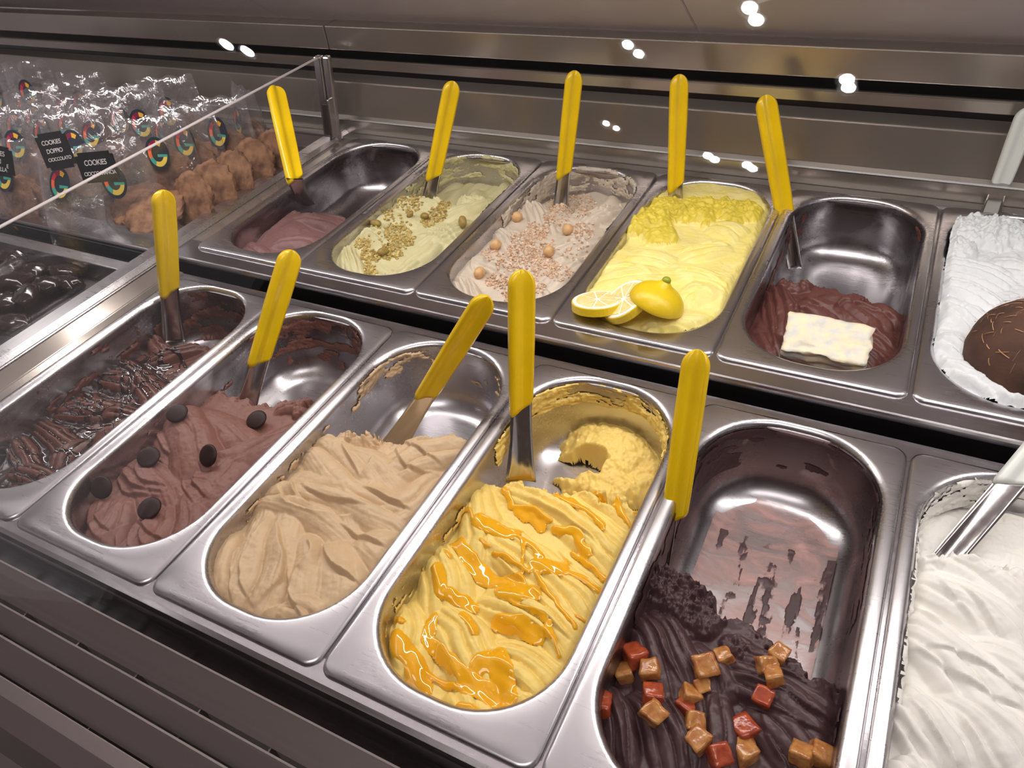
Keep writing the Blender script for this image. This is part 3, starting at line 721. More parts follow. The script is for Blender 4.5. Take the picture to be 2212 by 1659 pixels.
f.build(GEL['F4'], 'yellow custard-coloured gelato in ridged folds streaked with mango sauce', walls=[(20, 165, 0.002, 0.034, 0.30, 3.2, 0.03, 0.010), (165, 230, 0.010, 0.05, -0.22, 2.5, 0.02)])
# --- F5 dark chocolate
f = FLD['F5'] = Field('F5', -0.028, 0.0008, -0.09, ((1360, 1180), (1840, 1500)), 0.010)
for a in [(1365, 1325, 1440, 1490, 19, 3), (1420, 1330, 1500, 1480, 16, 3), (1300, 1480, 1330, 1650, 20, 4), (1400, 1500, 1470, 1660, 20, 4), (1570, 1440, 1800, 1570, 22, 4), (1530, 1490, 1545, 1660, 18, 3),
          (1640, 1530, 1760, 1659, 24, 4), (1600, 1410, 1770, 1490, 16, 2), (1500, 1400, 1560, 1500, 16, 2), (1250, 1600, 1280, 1700, 18, 3)]:
    f.lobe(*a, H=16, A=7)
for px in [[(1395, 1335), (1430, 1410), (1480, 1490)], [(1430, 1335), (1470, 1400), (1505, 1450)], [(1575, 1460), (1680, 1500), (1800, 1560)], [(1570, 1490), (1670, 1535), (1790, 1590)], [(1310, 1500), (1335, 1580), (1345, 1660)], [(1350, 1490), (1385, 1560), (1410, 1660)], [(1640, 1540), (1660, 1600), (1700, 1660)], [(1440, 1500), (1470, 1570), (1490, 1650)], [(1535, 1500), (1525, 1570), (1540, 1655)], [(1600, 1430), (1690, 1460), (1780, 1500)]]:
    f.fold(px, 4.5, 6, 1)
f.mound(1430, 1260, 30, 22, 9, 0.009); f.mound(1500, 1320, 24, 18, 8, 0.009); f.mound(1410, 1200, 18, 24, 8, 0.009); f.mound(1600, 1400, 14, 14, 6, 0.009); f.mound(1700, 1440, 14, 13, 6, 0.009)
f.build(GEL['F5'], 'dark purplish chocolate gelato with cubes of candied peel, scraped off the pan floor', walls=[(0, 200, 0.004, 0.055, -0.02, 1.2, 0.05, 0.02), (330, 400, 0.01, 0.06, -0.1, 1.5)])
f.floor_film(GEL['F5'], -0.10, 0.10, 0.14, 710)
f.floor_film(M['thin_film'], -0.10, 0.16, -0.9, 730, (0.03, 0.02), 0.0003)
# --- F6 cream
def zb6(s): return -0.030 + 0.004 * fbm(s.X / 0.03, s.Y / 0.03, 91, 3) + 0.0016 * fbm(s.X / 0.004, s.Y / 0.004, 92, 3)
f = FLD['F6'] = Field('F6', -0.006, 0.0009, zb6, ((1990, 1200), (2212, 1235)), 0.010)
for a in [(2010, 1250, 2200, 1380, 24, 3), (1970, 1340, 2200, 1560, 28, 4), (1950, 1500, 2060, 1659, 24, 5), (2080, 1500, 2230, 1659, 26, 4), (2040, 1190, 2220, 1290, 24, 3), (1940, 1640, 2000, 1750, 24, 4), (2100, 1400, 2280, 1500, 24, 3)]:
    f.lobe(*a, H=16, A=8.5)
for px in [[(2028, 1256), (2062, 1310), (2108, 1366)], [(2062, 1266), (2110, 1325), (2156, 1380)], [(1945, 1390), (2000, 1420), (2070, 1474), (2215, 1546)], [(1990, 1400), (2070, 1425), (2143, 1465), (2215, 1506)], [(1933, 1507), (1965, 1580), (2008, 1665)], [(1965, 1512), (2010, 1580), (2058, 1655)], [(1930, 1530), (1950, 1600), (1975, 1665)], [(2060, 1520), (2110, 1600), (2150, 1660)], [(1975, 1290), (2020, 1340), (2050, 1380)]]:
    f.fold(px, 4.5, 7, 1)
f.mound(2020, 1200, 14, 13, 3)
f.build(GEL['F6'], 'smooth white cream gelato with long soft ridges, right end of front row', walls=[(60, 200, -0.0, 0.040, 0.12, 3.0, 0.03, 0.010)])
# --- B1
f = FLD['B1'] = Field('B1', -0.032, 0.0011, -0.09, ((575, 445), (800, 470)), 0.012)
for a in [(560, 500, 650, 440, 26, 3), (640, 465, 740, 480, 22, 3), (490, 520, 560, 545, 22, 2), (700, 450, 790, 430, 20, 2), (600, 520, 680, 520, 22, 2)]:
    f.lobe(*a, H=14, A=6)
f.build(GEL['B1'], 'shallow remains of pale brown gelato at the bottom of a deep pan')
# --- B2
def zb2(s): return -0.045 + 0.010 * np.abs(fbm(s.X / 0.03, s.Y / 0.05, 61, 2)) * 2
f = FLD['B2'] = Field('B2', -0.008, 0.0010, zb2, ((885, 432), (1085, 425)), 0.010)
for a in [(745, 535, 762, 600, 18, 4), (905, 560, 840, 605, 20, 4), (940, 520, 880, 575, 18, 2), (800, 495, 840, 550, 20, 2), (1010, 475, 925, 520, 20, 6), (815, 470, 905, 475, 22, 1), (1050, 430, 960, 465, 20, 3), (865, 440, 950, 435, 18, 1)]:
    f.lobe(*a, H=15, A=8)
for px in [[(730, 537), (738, 562), (747, 590)], [(742, 540), (752, 566), (762, 594)], [(755, 542), (765, 568), (776, 594)], [(806, 570), (820, 588), (838, 602)], [(816, 564), (835, 582), (860, 597)], [(913, 484), (950, 492), (990, 512)], [(918, 494), (950, 503), (982, 520)], [(909, 502), (940, 512), (970, 528)], [(964, 480), (985, 482), (1004, 494)], [(789, 472), (811, 456), (855, 452), (902, 457)], [(765, 517), (786, 495), (833, 503)], [(833, 512), (845, 525), (840, 540)], [(960, 425), (1000, 420), (1040, 432)], [(880, 425), (930, 428), (965, 445)]]:
    f.fold(px, 4, 5.5, 1)
f.mound(1020, 425, 22, 15, 4); f.mound(880, 430, 20, 15, 4)
f.build(GEL['B2'], 'pale green pistachio gelato under a trail of chopped nuts', walls=[(0, 180, 0.0, 0.040, 0.22, 2.8, 0.03, 0.012)])
# --- B3
def zb3(s): return -0.040 + 0.012 * np.abs(fbm(s.X / 0.03, s.Y / 0.05, 65, 2)) * 2
f = FLD['B3'] = Field('B3', -0.010, 0.0010, zb3, ((1140, 440), (1340, 450)), 0.010)
for a in [(985, 600, 1015, 655, 20, 5), (1040, 560, 1130, 610, 20, 5), (1080, 495, 1135, 575, 18, 4), (1140, 430, 1175, 490, 18, 4), (1340, 440, 1260, 470, 18, 5), (1290, 510, 1200, 545, 22, 3), (1250, 560, 1180, 610, 20, 3), (1120, 610, 1180, 660, 20, 3), (1210, 470, 1260, 500, 18, 2)]:
    f.lobe(*a, H=15, A=8)
for px in [[(990, 604), (994, 626), (1002, 648)], [(1005, 596), (1012, 622), (1022, 653)], [(1017, 606), (1025, 630), (1036, 653)], [(1020, 543), (1012, 567), (1022, 588)], [(1037, 538), (1051, 571), (1088, 586)], [(1066, 547), (1085, 567), (1114, 580)], [(1098, 478), (1103, 506), (1122, 526)], [(1112, 486), (1127, 508), (1159, 523), (1192, 512)], [(1139, 427), (1133, 457), (1143, 482)], [(1159, 435), (1148, 460), (1155, 480)], [(1291, 438), (1320, 446), (1355, 450)], [(1286, 455), (1315, 464), (1346, 466)], [(1280, 470), (1305, 478), (1332, 480)], [(1183, 523), (1247, 520), (1280, 537)], [(1198, 543), (1225, 558), (1250, 573)], [(1100, 600), (1130, 612), (1150, 640)]]:
    f.fold(px, 4, 5.5, 1)
f.build(GEL['B3'], 'cream-coloured hazelnut gelato in ridged fans with nuts on top', walls=[(0, 180, -0.001, 0.040, 0.18, 2.5, 0.025, 0.012)])
# --- B4
f = FLD['B4'] = Field('B4', 0.003, 0.0010)
for a in [(1300, 600, 1420, 585, 26, 2), (1545, 590, 1440, 575, 24, 4), (1570, 525, 1480, 540, 20, 4), (1360, 545, 1450, 560, 22, 2), (1400, 690, 1530, 690, 20, 4), (1480, 640, 1540, 610, 22, 2), (1290, 650, 1380, 660, 24, 2), (1540, 480, 1600, 500, 22, 2)]:
    f.lobe(*a, H=12, A=5)
for px in [[(1296, 572), (1357, 563), (1410, 592)], [(1450, 590), (1509, 580), (1578, 618)], [(1450, 600), (1512, 597), (1572, 624)], [(1360, 535), (1400, 533), (1440, 542)], [(1487, 537), (1534, 522), (1588, 526)], [(1377, 699), (1405, 710), (1436, 727)], [(1388, 690), (1420, 703), (1456, 724)], [(1469, 630), (1509, 618), (1542, 630)], [(1430, 700), (1470, 706), (1510, 712)]]:
    f.fold(px, 3.5, 6, 1)
f.mound(1400, 475, 34, 19, 5, 0.014); f.mound(1500, 450, 36, 16, 5, 0.014); f.mound(1590, 450, 34, 15, 5, 0.014); f.mound(1430, 505, 22, 16, 3, 0.02); f.mound(1440, 440, 30, 14, 4, 0.014)
f.build(GEL['B4'], 'pale lemon gelato level with the pan rim, torn and deeper yellow at the back', crumb_mat=M['lemon_crumb'], over=True)
# --- B5
f = FLD['B5'] = Field('B5', -0.027, 0.0010, -0.09, ((1690, 595), (1950, 650)), 0.012)
for a in [(1680, 625, 1700, 710, 20, 4), (1790, 640, 1890, 705, 24, 3), (1640, 720, 1665, 780, 20, 3), (1730, 650, 1810, 690, 22, 2), (1890, 770, 1810, 730, 24, 4), (1720, 690, 1780, 740, 22, 2), (1880, 660, 1930, 700, 18, 2), (1760, 760, 1830, 790, 24, 3)]:
    f.lobe(*a, H=16, A=8)
for px in [[(1712, 624), (1748, 655), (1782, 680)], [(1790, 680), (1809, 660), (1858, 662), (1948, 700)], [(1653, 606), (1648, 645), (1650, 690)], [(1668, 610), (1672, 645), (1676, 682)], [(1682, 613), (1690, 640), (1694, 662)], [(1654, 696), (1670, 724), (1670, 776)], [(1865, 705), (1900, 718), (1934, 741)], [(1872, 722), (1895, 733), (1918, 748)], [(1700, 670), (1730, 664), (1752, 680)]]:
    f.fold(px, 4.5, 6, 1)
f.mound(1720, 605, 20, 14, 4)
f.build(GEL['B5'], 'reddish brown chocolate gelato filling the front half of its pan', walls=[(130, 200, 0.010, 0.06, 0.02, 1.6, 0.03), (20, 60, 0.006, 0.03, -0.05, 1.5)])
# --- B6
f = FLD['B6'] = Field('B6', 0.004, 0.0010, rough=0.0014)
for a in [(2040, 560, 2180, 600, 22, 5), (2040, 640, 2130, 710, 20, 4), (2050, 780, 2190, 870, 22, 5), (2040, 600, 2150, 650, 18, 3), (2150, 820, 2260, 890, 22, 4), (2150, 560, 2260, 600, 24, 3), (2030, 720, 2100, 770, 18, 3)]:
    f.lobe(*a, H=14, A=7)
f.mound(2080, 490, 34, 20, 7, 0.012); f.mound(2160, 500, 36, 20, 7, 0.012); f.mound(2060, 530, 24, 18, 5, 0.012)
f.build(GEL['B6'], 'fluffy white coconut gelato heaped over the pan rim', over=True)

# ------------------------------------------------------------------ SAUCES
def seg_dist(X, Y, P):
    best = np.full_like(X, 9.0)
    for (x0, y0), (x1, y1) in zip(P[:-1], P[1:]):
        dx, dy = x1 - x0, y1 - y0; l2 = dx * dx + dy * dy + 1e-12
        t = np.clip(((X - x0) * dx + (Y - y0) * dy) / l2, 0, 1)
        best = np.minimum(best, np.hypot(X - x0 - t * dx, Y - y0 - t * dy))
    return best
f = FLD['F4']
SA = [([(1095, 1022), (1150, 1042), (1210, 1080), (1245, 1100)], 15), ([(1085, 1050), (1105, 1085), (1150, 1095), (1185, 1125)], 13), ([(1120, 1095), (1165, 1132)], 22), ([(1240, 1088), (1285, 1122), (1300, 1142)], 16),
      ([(1330, 1085), (1352, 1125)], 10), ([(1035, 1132), (1075, 1145), (1112, 1155)], 32), ([(1110, 1155), (1150, 1185), (1168, 1212)], 14), ([(1200, 1140), (1245, 1152), (1268, 1195)], 20),
      ([(985, 1170), (1010, 1200), (1045, 1240), (1100, 1262)], 30), ([(1068, 1195), (1115, 1228), (1142, 1242)], 10), ([(1165, 1232), (1215, 1228)], 36), ([(1215, 1228), (1280, 1262), (1330, 1300)], 13),
      ([(948, 1240), (958, 1285), (1015, 1302)], 25), ([(1090, 1280), (1150, 1290)], 36), ([(1120, 1255), (1120, 1275)], 22), ([(1075, 1338), (1130, 1358), (1165, 1378)], 30), ([(930, 1335), (922, 1380), (985, 1440), (1035, 1492)], 22),
      ([(845, 1385), (895, 1430), (905, 1475)], 36), ([(1040, 1440), (1078, 1425), (1098, 1505)], 36), ([(1015, 1478), (1065, 1500)], 34), ([(1000, 1530), (1052, 1560)], 20), ([(1280, 1065), (1330, 1098), (1372, 1145)], 10),
      ([(1160, 1250), (1200, 1300), (1240, 1362)], 11), ([(835, 1325), (872, 1350)], 14), ([(1000, 1328), (1032, 1375)], 15), ([(1368, 1078), (1380, 1125)], 14), ([(1130, 1175), (1128, 1240)], 9), ([(1185, 1360), (1195, 1385)], 14),
      ([(905, 1440), (960, 1470), (990, 1480)], 12), ([(1240, 1190), (1300, 1240), (1350, 1260)], 10), ([(1060, 1180), (1040, 1170)], 8), ([(960, 1200), (975, 1210)], 9), ([(1250, 1330), (1262, 1340)], 9), ([(1225, 1205), (1232, 1212)], 9),
      ([(1100, 1300), (1180, 1350), (1215, 1420)], 8), ([(880, 1480), (930, 1520)], 10), ([(1080, 1520), (1120, 1560)], 14), ([(1010, 1100), (1020, 1130)], 10)]
FX, FY = f.X, f.Y
WXs = FX + 0.0040 * fbm(FX / 0.012, FY / 0.012, 301, 2); WYs = FY + 0.0040 * fbm(FX / 0.012, FY / 0.012, 311, 2)
prof = np.zeros_like(FX)
for P, w in SA:
    q = [f.loc(u, v) for u, v in P]; r = w * 0.5 * 0.00050
    dd = seg_dist(WXs, WYs, q) / r
    prof = np.maximum(prof, np.sqrt(np.clip(1 - dd * dd, 0, 1)) * min(1.0, r / 0.004 + 0.35))
Zs = np.maximum(blur(blur(f.Zf, 3), 3), f.Zf - 0.0008) + 0.0030 * prof - 0.0005
Zs = np.where(prof > 0.3, blur(Zs, 1), Zs)
me = grid_mesh('mango_sauce', FX, FY, Zs, (prof > 0.02) & f.mask & (f.wall < -0.001))
o = link('mango_sauce', me, M['mango'], None, True); o.location = (f.cx, f.cy, f.cz)
tag(o, 'glossy orange mango sauce drizzled over the yellow gelato', 'sauce')
# chocolate sauce on F1
f = FLD['F1']; FX, FY = f.X, f.Y
prof = np.zeros_like(FX)
r2 = random.Random(3)
for i in range(64):
    x = r2.uniform(-0.07, 0.07); y = r2.uniform(-0.165, 0.085); a = r2.choice((0.5, 2.6)) + r2.uniform(-0.5, 0.5); l = r2.uniform(0.025, 0.07)
    q = [(x + math.cos(a) * l * (k / 5 - 0.5) + r2.uniform(-0.004, 0.004), y + math.sin(a) * l * (k / 5 - 0.5) + r2.uniform(-0.004, 0.004)) for k in range(6)]
    r = r2.choice((0.0010, 0.0014, 0.0018, 0.0026))
    dd = seg_dist(FX, FY, q) / r; prof = np.maximum(prof, np.sqrt(np.clip(1 - dd * dd, 0, 1)) * (0.35 + r / 0.004))
bz = blur(f.Zf, 7); pool = sstep(-0.0002, 0.0016, bz - f.Zf + 0.0014 * fbm(FX / 0.02, FY / 0.02, 401, 3)) * (FY < 0.07)
prof = np.maximum(prof, pool * 0.9)
Zs = np.maximum(np.where(pool > 0.2, blur(f.Zf, 5) - 0.0012, f.Zf), f.Zf) + 0.0016 * prof - 0.0002
me = grid_mesh('chocolate_sauce', FX, FY, Zs, (prof > 0.03) & f.mask & (FY < 0.09))
o = link('chocolate_sauce', me, M['choc_sauce'], None, True); o.location = (f.cx, f.cy, f.cz)
tag(o, 'shiny dark chocolate sauce striped over the chocolate gelato', 'sauce')

# ------------------------------------------------------------------ TOPPINGS
def blob_mesh(name, rx, ry, rz, seed, amp=0.06, sub=3, fq=3.0):
    bm = bmesh.new(); bmesh.ops.create_icosphere(bm, subdivisions=sub, radius=1.0)
    rs = random.Random(seed); ph = [rs.uniform(0, 6) for _ in range(6)]
    for v in bm.verts:
        c = v.co; k = 1 + amp * (math.sin(fq * c.x + ph[0]) * math.cos(fq * c.y + ph[1]) + math.sin(fq * c.z + ph[2]))
        v.co = Vector((c.x * rx * k, c.y * ry * k, c.z * rz * k))
    me = bpy.data.meshes.new(name); bm.to_mesh(me); bm.free(); return me
# chocolate buttons
def button_mesh():
    bm = bmesh.new(); prof = [(0.0, 0.0), (0.0095, 0.0), (0.0108, 0.0012), (0.0106, 0.0026), (0.0088, 0.0036), (0.0050, 0.0042), (0.0, 0.0044)]
    n = 28; rings = []
    for r, z in prof:
        rings.append([bm.verts.new((r * math.cos(2 * math.pi * i / n), r * math.sin(2 * math.pi * i / n), z)) for i in range(n)] if r > 0 else [bm.verts.new((0, 0, z))])
    for a, b in zip(rings[:-1], rings[1:]):
        for i in range(n):
            j = (i + 1) % n
            if len(a) == 1: bm.faces.new((a[0], b[j], b[i]))
            elif len(b) == 1: bm.faces.new((a[i], a[j], b[0]))
            else: bm.faces.new((a[i], a[j], b[j], b[i]))
    bmesh.ops.recalc_face_normals(bm, faces=bm.faces)
    me = bpy.data.meshes.new('chocolate_button'); bm.to_mesh(me); bm.free(); return me
bmesh_btn = button_mesh()
for (u, v), (rx, rz), w in zip([(388, 902), (560, 918), (328, 998), (461, 1000), (232, 1068), (330, 1108)],
        [(0.25, 0.2), (0.3, -0.3), (0.35, 0.4), (0.75, -0.2), (0.85, 0.3), (0.25, -0.1)],
        ['at the upper left near the spatula', 'at the upper right by the scraped hollow', 'at the left edge of the middle fold', 'tilted in the centre of the pan', 'standing at the lower left', 'lying lowest, over the front folds']):
    o = link('chocolate_button', bmesh_btn, M['choc'], None, True)
    p = FLD['F2'].hit(u, v); o.location = p + Vector((0, 0, 0.003 + 0.008 * rx)); o.rotation_euler = (rx, 0.12, rz)
    tag(o, 'dark chocolate button, ' + w, 'chocolate', 'chocolate buttons on the milk chocolate gelato')
# candied peel cubes
CU = [(1371, 1424, 'r', 1.15), (1350, 1459, 'a', 1.0), (1404, 1452, 'a', 1.0), (1301, 1523, 'r', 1.15), (1411, 1506, 'r', 1.05), (1411, 1548, 'a', 1.05), (1521, 1441, 'a', 1.15), (1563, 1425, 'a', 0.9),
      (1516, 1488, 'a', 0.8), (1490, 1508, 'a', 1.0), (1484, 1532, 'r', 1.0), (1500, 1565, 'a', 0.95), (1507, 1606, 'a', 1.05), (1605, 1582, 'r', 1.15), (1552, 1640, 'r', 1.0), (1605, 1630, 'a', 1.1),
      (1648, 1511, 'r', 0.95), (1654, 1444, 'a', 1.0), (1671, 1466, 'a', 0.9), (1683, 1417, 'a', 0.9), (1732, 1637, 'a', 1.05), (1769, 1634, 'a', 1.05)]
CW = ['topmost at the left, deep red', 'below the red piece at the left wall', 'just right of the red left-hand piece', 'lone red piece at the left wall', 'upper of the stacked pair left of centre', 'lower of the stacked pair left of centre',
      'large tall piece in the centre below the torn edge', 'leaning right of the large centre piece', 'small pale piece at the head of the centre cluster', 'top of the centre cluster', 'bright orange side in the centre cluster',
      'bottom right of the centre cluster', 'pale block just below the centre cluster', 'orange-faced block right of the centre cluster', 'pointed orange piece at the bottom edge', 'flat block at the bottom beside the pointed piece',
      'lone block on the right-hand ridges', 'upper left of the right-hand group', 'lower of the right-hand group', 'topmost near the bare floor at right', 'left of the bottom right pair', 'right of the bottom right pair']
for i, ((u, v, c, sc), w) in enumerate(zip(CU, CW)):
    rs = random.Random(100 + i); bm = bmesh.new(); bmesh.ops.create_cube(bm, size=1.0)
    for vv in bm.verts: vv.co = Vector((vv.co.x * 0.0135 * rs.uniform(0.75, 1.15), vv.co.y * 0.0135 * rs.uniform(0.75, 1.15), vv.co.z * 0.0105 * rs.uniform(0.8, 1.2))) * sc
    bmesh.ops.subdivide_edges(bm, edges=list(bm.edges), cuts=5, use_grid_fill=True)
    bmesh.ops.smooth_vert(bm, verts=bm.verts, factor=0.5, use_axis_x=True, use_axis_y=True, use_axis_z=True)
    for vv in bm.verts:
        cc = vv.co / 0.004; vv.co += vv.co.normalized() * 0.0013 * float(fbm(np.array(cc.x + i * 3.1), np.array(cc.y + cc.z * 0.7), 801, 3))
    o = bm_obj('candied_peel', bm, M['candied_red' if c == 'r' else 'candied_amber'], None, True)
    p = FLD['F5'].hit(u, v); o.location = p + Vector((0, 0, 0.0030)); o.rotation_euler = (rs.uniform(-0.4, 0.4), rs.uniform(-0.4, 0.4), rs.uniform(0, 3))
    tag(o, 'candied peel cube, ' + w, 'candied fruit', 'candied peel cubes')
# hazelnuts
hm = blob_mesh('hazelnut', 0.0070, 0.0070, 0.0075, 5, 0.04)
for i, ((u, v), w) in enumerate(zip([(1173, 428), (1118, 477), (1071, 537), (1037, 597), (1186, 550), (1227, 504)],
        ['farthest back beside the spatula', 'second from the back at the left', 'third from the back at the left', 'nearest the front at the left', 'in the middle of the chopped nuts', 'right of the middle among chopped nuts'])):
    o = link('hazelnut', hm, M['hazel'], None, True); p = FLD['B3'].hit(u, v); o.location = p + Vector((0, 0, 0.0045)); o.rotation_euler = (0.4 * i, 0.3, i)
    tag(o, 'whole peeled hazelnut ' + w, 'nut', 'whole hazelnuts')
pm = blob_mesh('pistachio', 0.0080, 0.0052, 0.0050, 8, 0.05)
for i, ((u, v), w) in enumerate(zip([(813, 487), (829, 550), (918, 472), (887, 469), (1001, 489)],
        ['at the left edge of the pan', 'in the front cluster of chopped nuts', 'in the upper cluster of chopped nuts', 'alone on the smooth upper fold', 'at the right edge of the pan'])):
    o = link('pistachio', pm, M['pist'], None, True); p = FLD['B2'].hit(u, v); o.location = p + Vector((0, 0, 0.003)); o.rotation_euler = (0.2, 0.2 * i, i * 1.3); 
    if i == 3: o.scale = (0.7, 0.7, 0.7)
    tag(o, 'whole brown-skinned pistachio ' + w, 'nut', 'whole pistachios')
def grains(name, key, centres, mat, size, label, seed):
    rs = random.Random(seed); V = []; F = []; fl = FLD[key]
    base = [(-1, -1, -1), (1, -1, -1), (1, 1, -1), (-1, 1, -1), (-1, -1, 1), (1, -1, 1), (1, 1, 1), (-1, 1, 1)]
    fc = [(0, 3, 2, 1), (4, 5, 6, 7), (0, 1, 5, 4), (1, 2, 6, 5), (2, 3, 7, 6), (3, 0, 4, 7)]
    for u, v, r, n in centres:
        for _ in range(n):
            a = rs.uniform(0, 6.283); rr = r * math.sqrt(rs.random())
            p = fl.hit(u + rr * math.cos(a), v + 0.7 * rr * math.sin(a))
            if not fl.found: continue
            R = Matrix.Rotation(rs.uniform(0, 6), 3, 'Z') @ Matrix.Rotation(rs.uniform(-1, 1), 3, 'X')
            s = size * rs.uniform(0.6, 1.35); b = len(V)
            for c in base:
                q = R @ Vector((c[0] * s * rs.uniform(0.6, 1.1), c[1] * s * 0.8 * rs.uniform(0.6, 1.1), c[2] * s * 0.6)); V.append((p.x + q.x, p.y + q.y, p.z + 0.0006 + q.z))
            F += [tuple(b + k for k in ff) for ff in fc]
    me = bpy.data.meshes.new(name); me.from_pydata(V, [], F); me.update()
    o = link(name, me, mat); tag(o, label, 'chopped nuts', kind='stuff')
grains('chopped_pistachio', 'B2', [(783, 528, 18, 90), (800, 555, 22, 120), (800, 585, 16, 80), (845, 545, 26, 120), (860, 505, 30, 140), (875, 520, 24, 90), (945, 465, 22, 110), (925, 480, 16, 60), (885, 440, 30, 120), (830, 450, 20, 60), (850, 492, 40, 60), (960, 445, 14, 40), (830, 515, 60, 40)],
       M['pist_grain'], 0.0016, 'golden green chopped pistachio scattered over pale green gelato', 21)
grains('chopped_hazelnut', 'B3', [(1160, 500, 26, 130), (1130, 520, 26, 90), (1130, 545, 34, 150), (1170, 575, 34, 140), (1100, 570, 30, 90), (1250, 445, 38, 140), (1200, 445, 22, 70), (1200, 470, 30, 80), (1260, 500, 26, 60), (1075, 610, 26, 90), (1110, 640, 26, 60), (1210, 590, 30, 60), (1240, 540, 34, 40), (1060, 550, 20, 50), (1150, 620, 30, 60), (1170, 530, 30, 90)],
       M['hazel_grain'], 0.0014, 'pinkish chopped hazelnut scattered over cream-coloured gelato', 22)

# lemon slices and lemon end
def lemon_slice(p, R, label):
    t = empty('lemon_slice', p); tag(t, label, 'lemon slice', 'lemon pieces on the lemon gelato')
    mt = Matrix.Translation(p) @ R
    def disc(nm, r, z0, z1, mat, par, segs=40):
        bm = bmesh.new(); bmesh.ops.create_cone(bm, cap_ends=True, segments=segs, radius1=r, radius2=r, depth=z1 - z0, matrix=Matrix.Translation((0, 0, (z0 + z1) / 2)))
        bmesh.ops.bevel(bm, geom=[e for e in bm.edges if len(e.link_faces) == 2 and abs(e.link_faces[0].normal.z - e.link_faces[1].normal.z) > 0.5], offset=0.0004, segments=2, affect='EDGES')
        bmesh.ops.transform(bm, matrix=mt, verts=bm.verts); return bm_obj(nm, bm, mat, par)
    disc('rind', 0.0270, -0.0050, 0.0035, M['lemon_rind'], t)
    pith = disc('pith', 0.0258, 0.0030, 0.0042, M['lemon_pith'], t)
    for k in range(9):        # flesh segments
        a0 = 2 * math.pi * k / 9 + 0.04; a1 = 2 * math.pi * (k + 1) / 9 - 0.04
        pts = [(0.003 * math.cos((a0 + a1) / 2), 0.003 * math.sin((a0 + a1) / 2))] + [(0.0222 * math.cos(a0 + (a1 - a0) * i / 6), 0.0222 * math.sin(a0 + (a1 - a0) * i / 6)) for i in range(7)]
        bm = bmesh.new(); lo = [bm.verts.new((x, y, 0.0040)) for x, y in pts]; hi = [bm.verts.new((x * 0.98, y * 0.98, 0.0048)) for x, y in pts]
        bm.faces.new(hi); n = len(pts)
        for i in range(n): bm.faces.new((lo[i], lo[(i + 1) % n], hi[(i + 1) % n], hi[i]))
        bmesh.ops.transform(bm, matrix=mt, verts=bm.verts); bm_obj('segment', bm, M['lemon_flesh'], pith)
zl = 0.0147 + 0.008
p = Vector(at(1291, 655, zl)); lemon_slice(p, Matrix.Rotation(-0.22, 4, 'X') @ Matrix.Rotation(-0.10, 4, 'Y'), 'lemon slice lying at the front left corner of the lemon gelato')
p = Vector(at(1352, 651, zl + 0.006)); lemon_slice(p, Matrix.Rotation(0.25, 4, 'X') @ Matrix.Rotation(-0.50, 4, 'Y'), 'lemon slice leaning between the other slice and the lemon end')
p = Vector(at(1417, 655, zl + 0.006)); t = empty('lemon_end', p); tag(t, 'yellow-green cut lemon end with pointed tip, right of the lemon slices', 'lemon', 'lemon pieces on the lemon gelato')
bm = bmesh.new(); bmesh.ops.create_uvsphere(bm, u_segments=40, v_segments=24, radius=1.0)
for v in bm.verts:
    c = v.co; r = math.hypot(c.x, c.y); z = c.z
    if z < 0: z *= 0.25
    tip = math.exp(-((r / 0.20) ** 2)) * 0.40 if c.z > 0 else 0
    v.co = Vector((c.x * 0.0285, c.y * 0.0285, z * 0.021 + tip * 0.021))
Rl = Matrix.Translation(p) @ Matrix.Rotation(-0.30, 4, 'X') @ Matrix.Rotation(0.30, 4, 'Y')
bmesh.ops.transform(bm, matrix=Rl, verts=bm.verts); bm_obj('rind', bm, M['lemon_rind'], t, True)
bm = bmesh.new(); bmesh.ops.create_icosphere(bm, subdivisions=3, radius=0.0046)
bmesh.ops.transform(bm, matrix=Rl @ Matrix.Translation((0, 0, 0.0262)) @ Matrix.Diagonal((1, 1, 0.9, 1)), verts=bm.verts); bm_obj('tip', bm, simple('lemon_tip_green', srgb(150, 156, 28), 0.4, bump=0.2, bscale=300), t, True)
# blue cheese chunk
f = FLD['B5']; p = f.hit(1772, 775)
bm = bmesh.new(); bmesh.ops.create_cube(bm, size=1.0)
bmesh.ops.subdivide_edges(bm, edges=list(bm.edges), cuts=14, use_grid_fill=True)
for v in bm.verts:
    c = v.co; n1 = float(fbm(np.array(c.x * 7 + 3), np.array(c.y * 7 + c.z * 5), 501, 4, 0.6)); n2 = float(fbm(np.array(c.x * 5 + 9), np.array(c.z * 5 + c.y * 3), 511, 4, 0.6))
    sx = 1.0 + 0.12 * n1; sy = 1.0 + 0.22 * n2
    v.co = Vector((c.x * 0.077 * sx, c.y * 0.042 * sy, c.z * 0.026 * (1 + 0.3 * n1)))
bmesh.ops.smooth_vert(bm, verts=bm.verts, factor=0.25, use_axis_x=True, use_axis_y=True, use_axis_z=True)
bmesh.ops.transform(bm, matrix=Matrix.Translation(p + Vector((0.002, 0.004, 0.014))) @ Matrix.Rotation(0.02, 4, 'Z') @ Matrix.Rotation(0.40, 4, 'X') @ Matrix.Rotation(0.03, 4, 'Y'), verts=bm.verts)
o = bm_obj('blue_cheese', bm, M['cheese'], None, True); tag(o, 'chunk of creamy blue-veined cheese on reddish chocolate gelato', 'cheese')
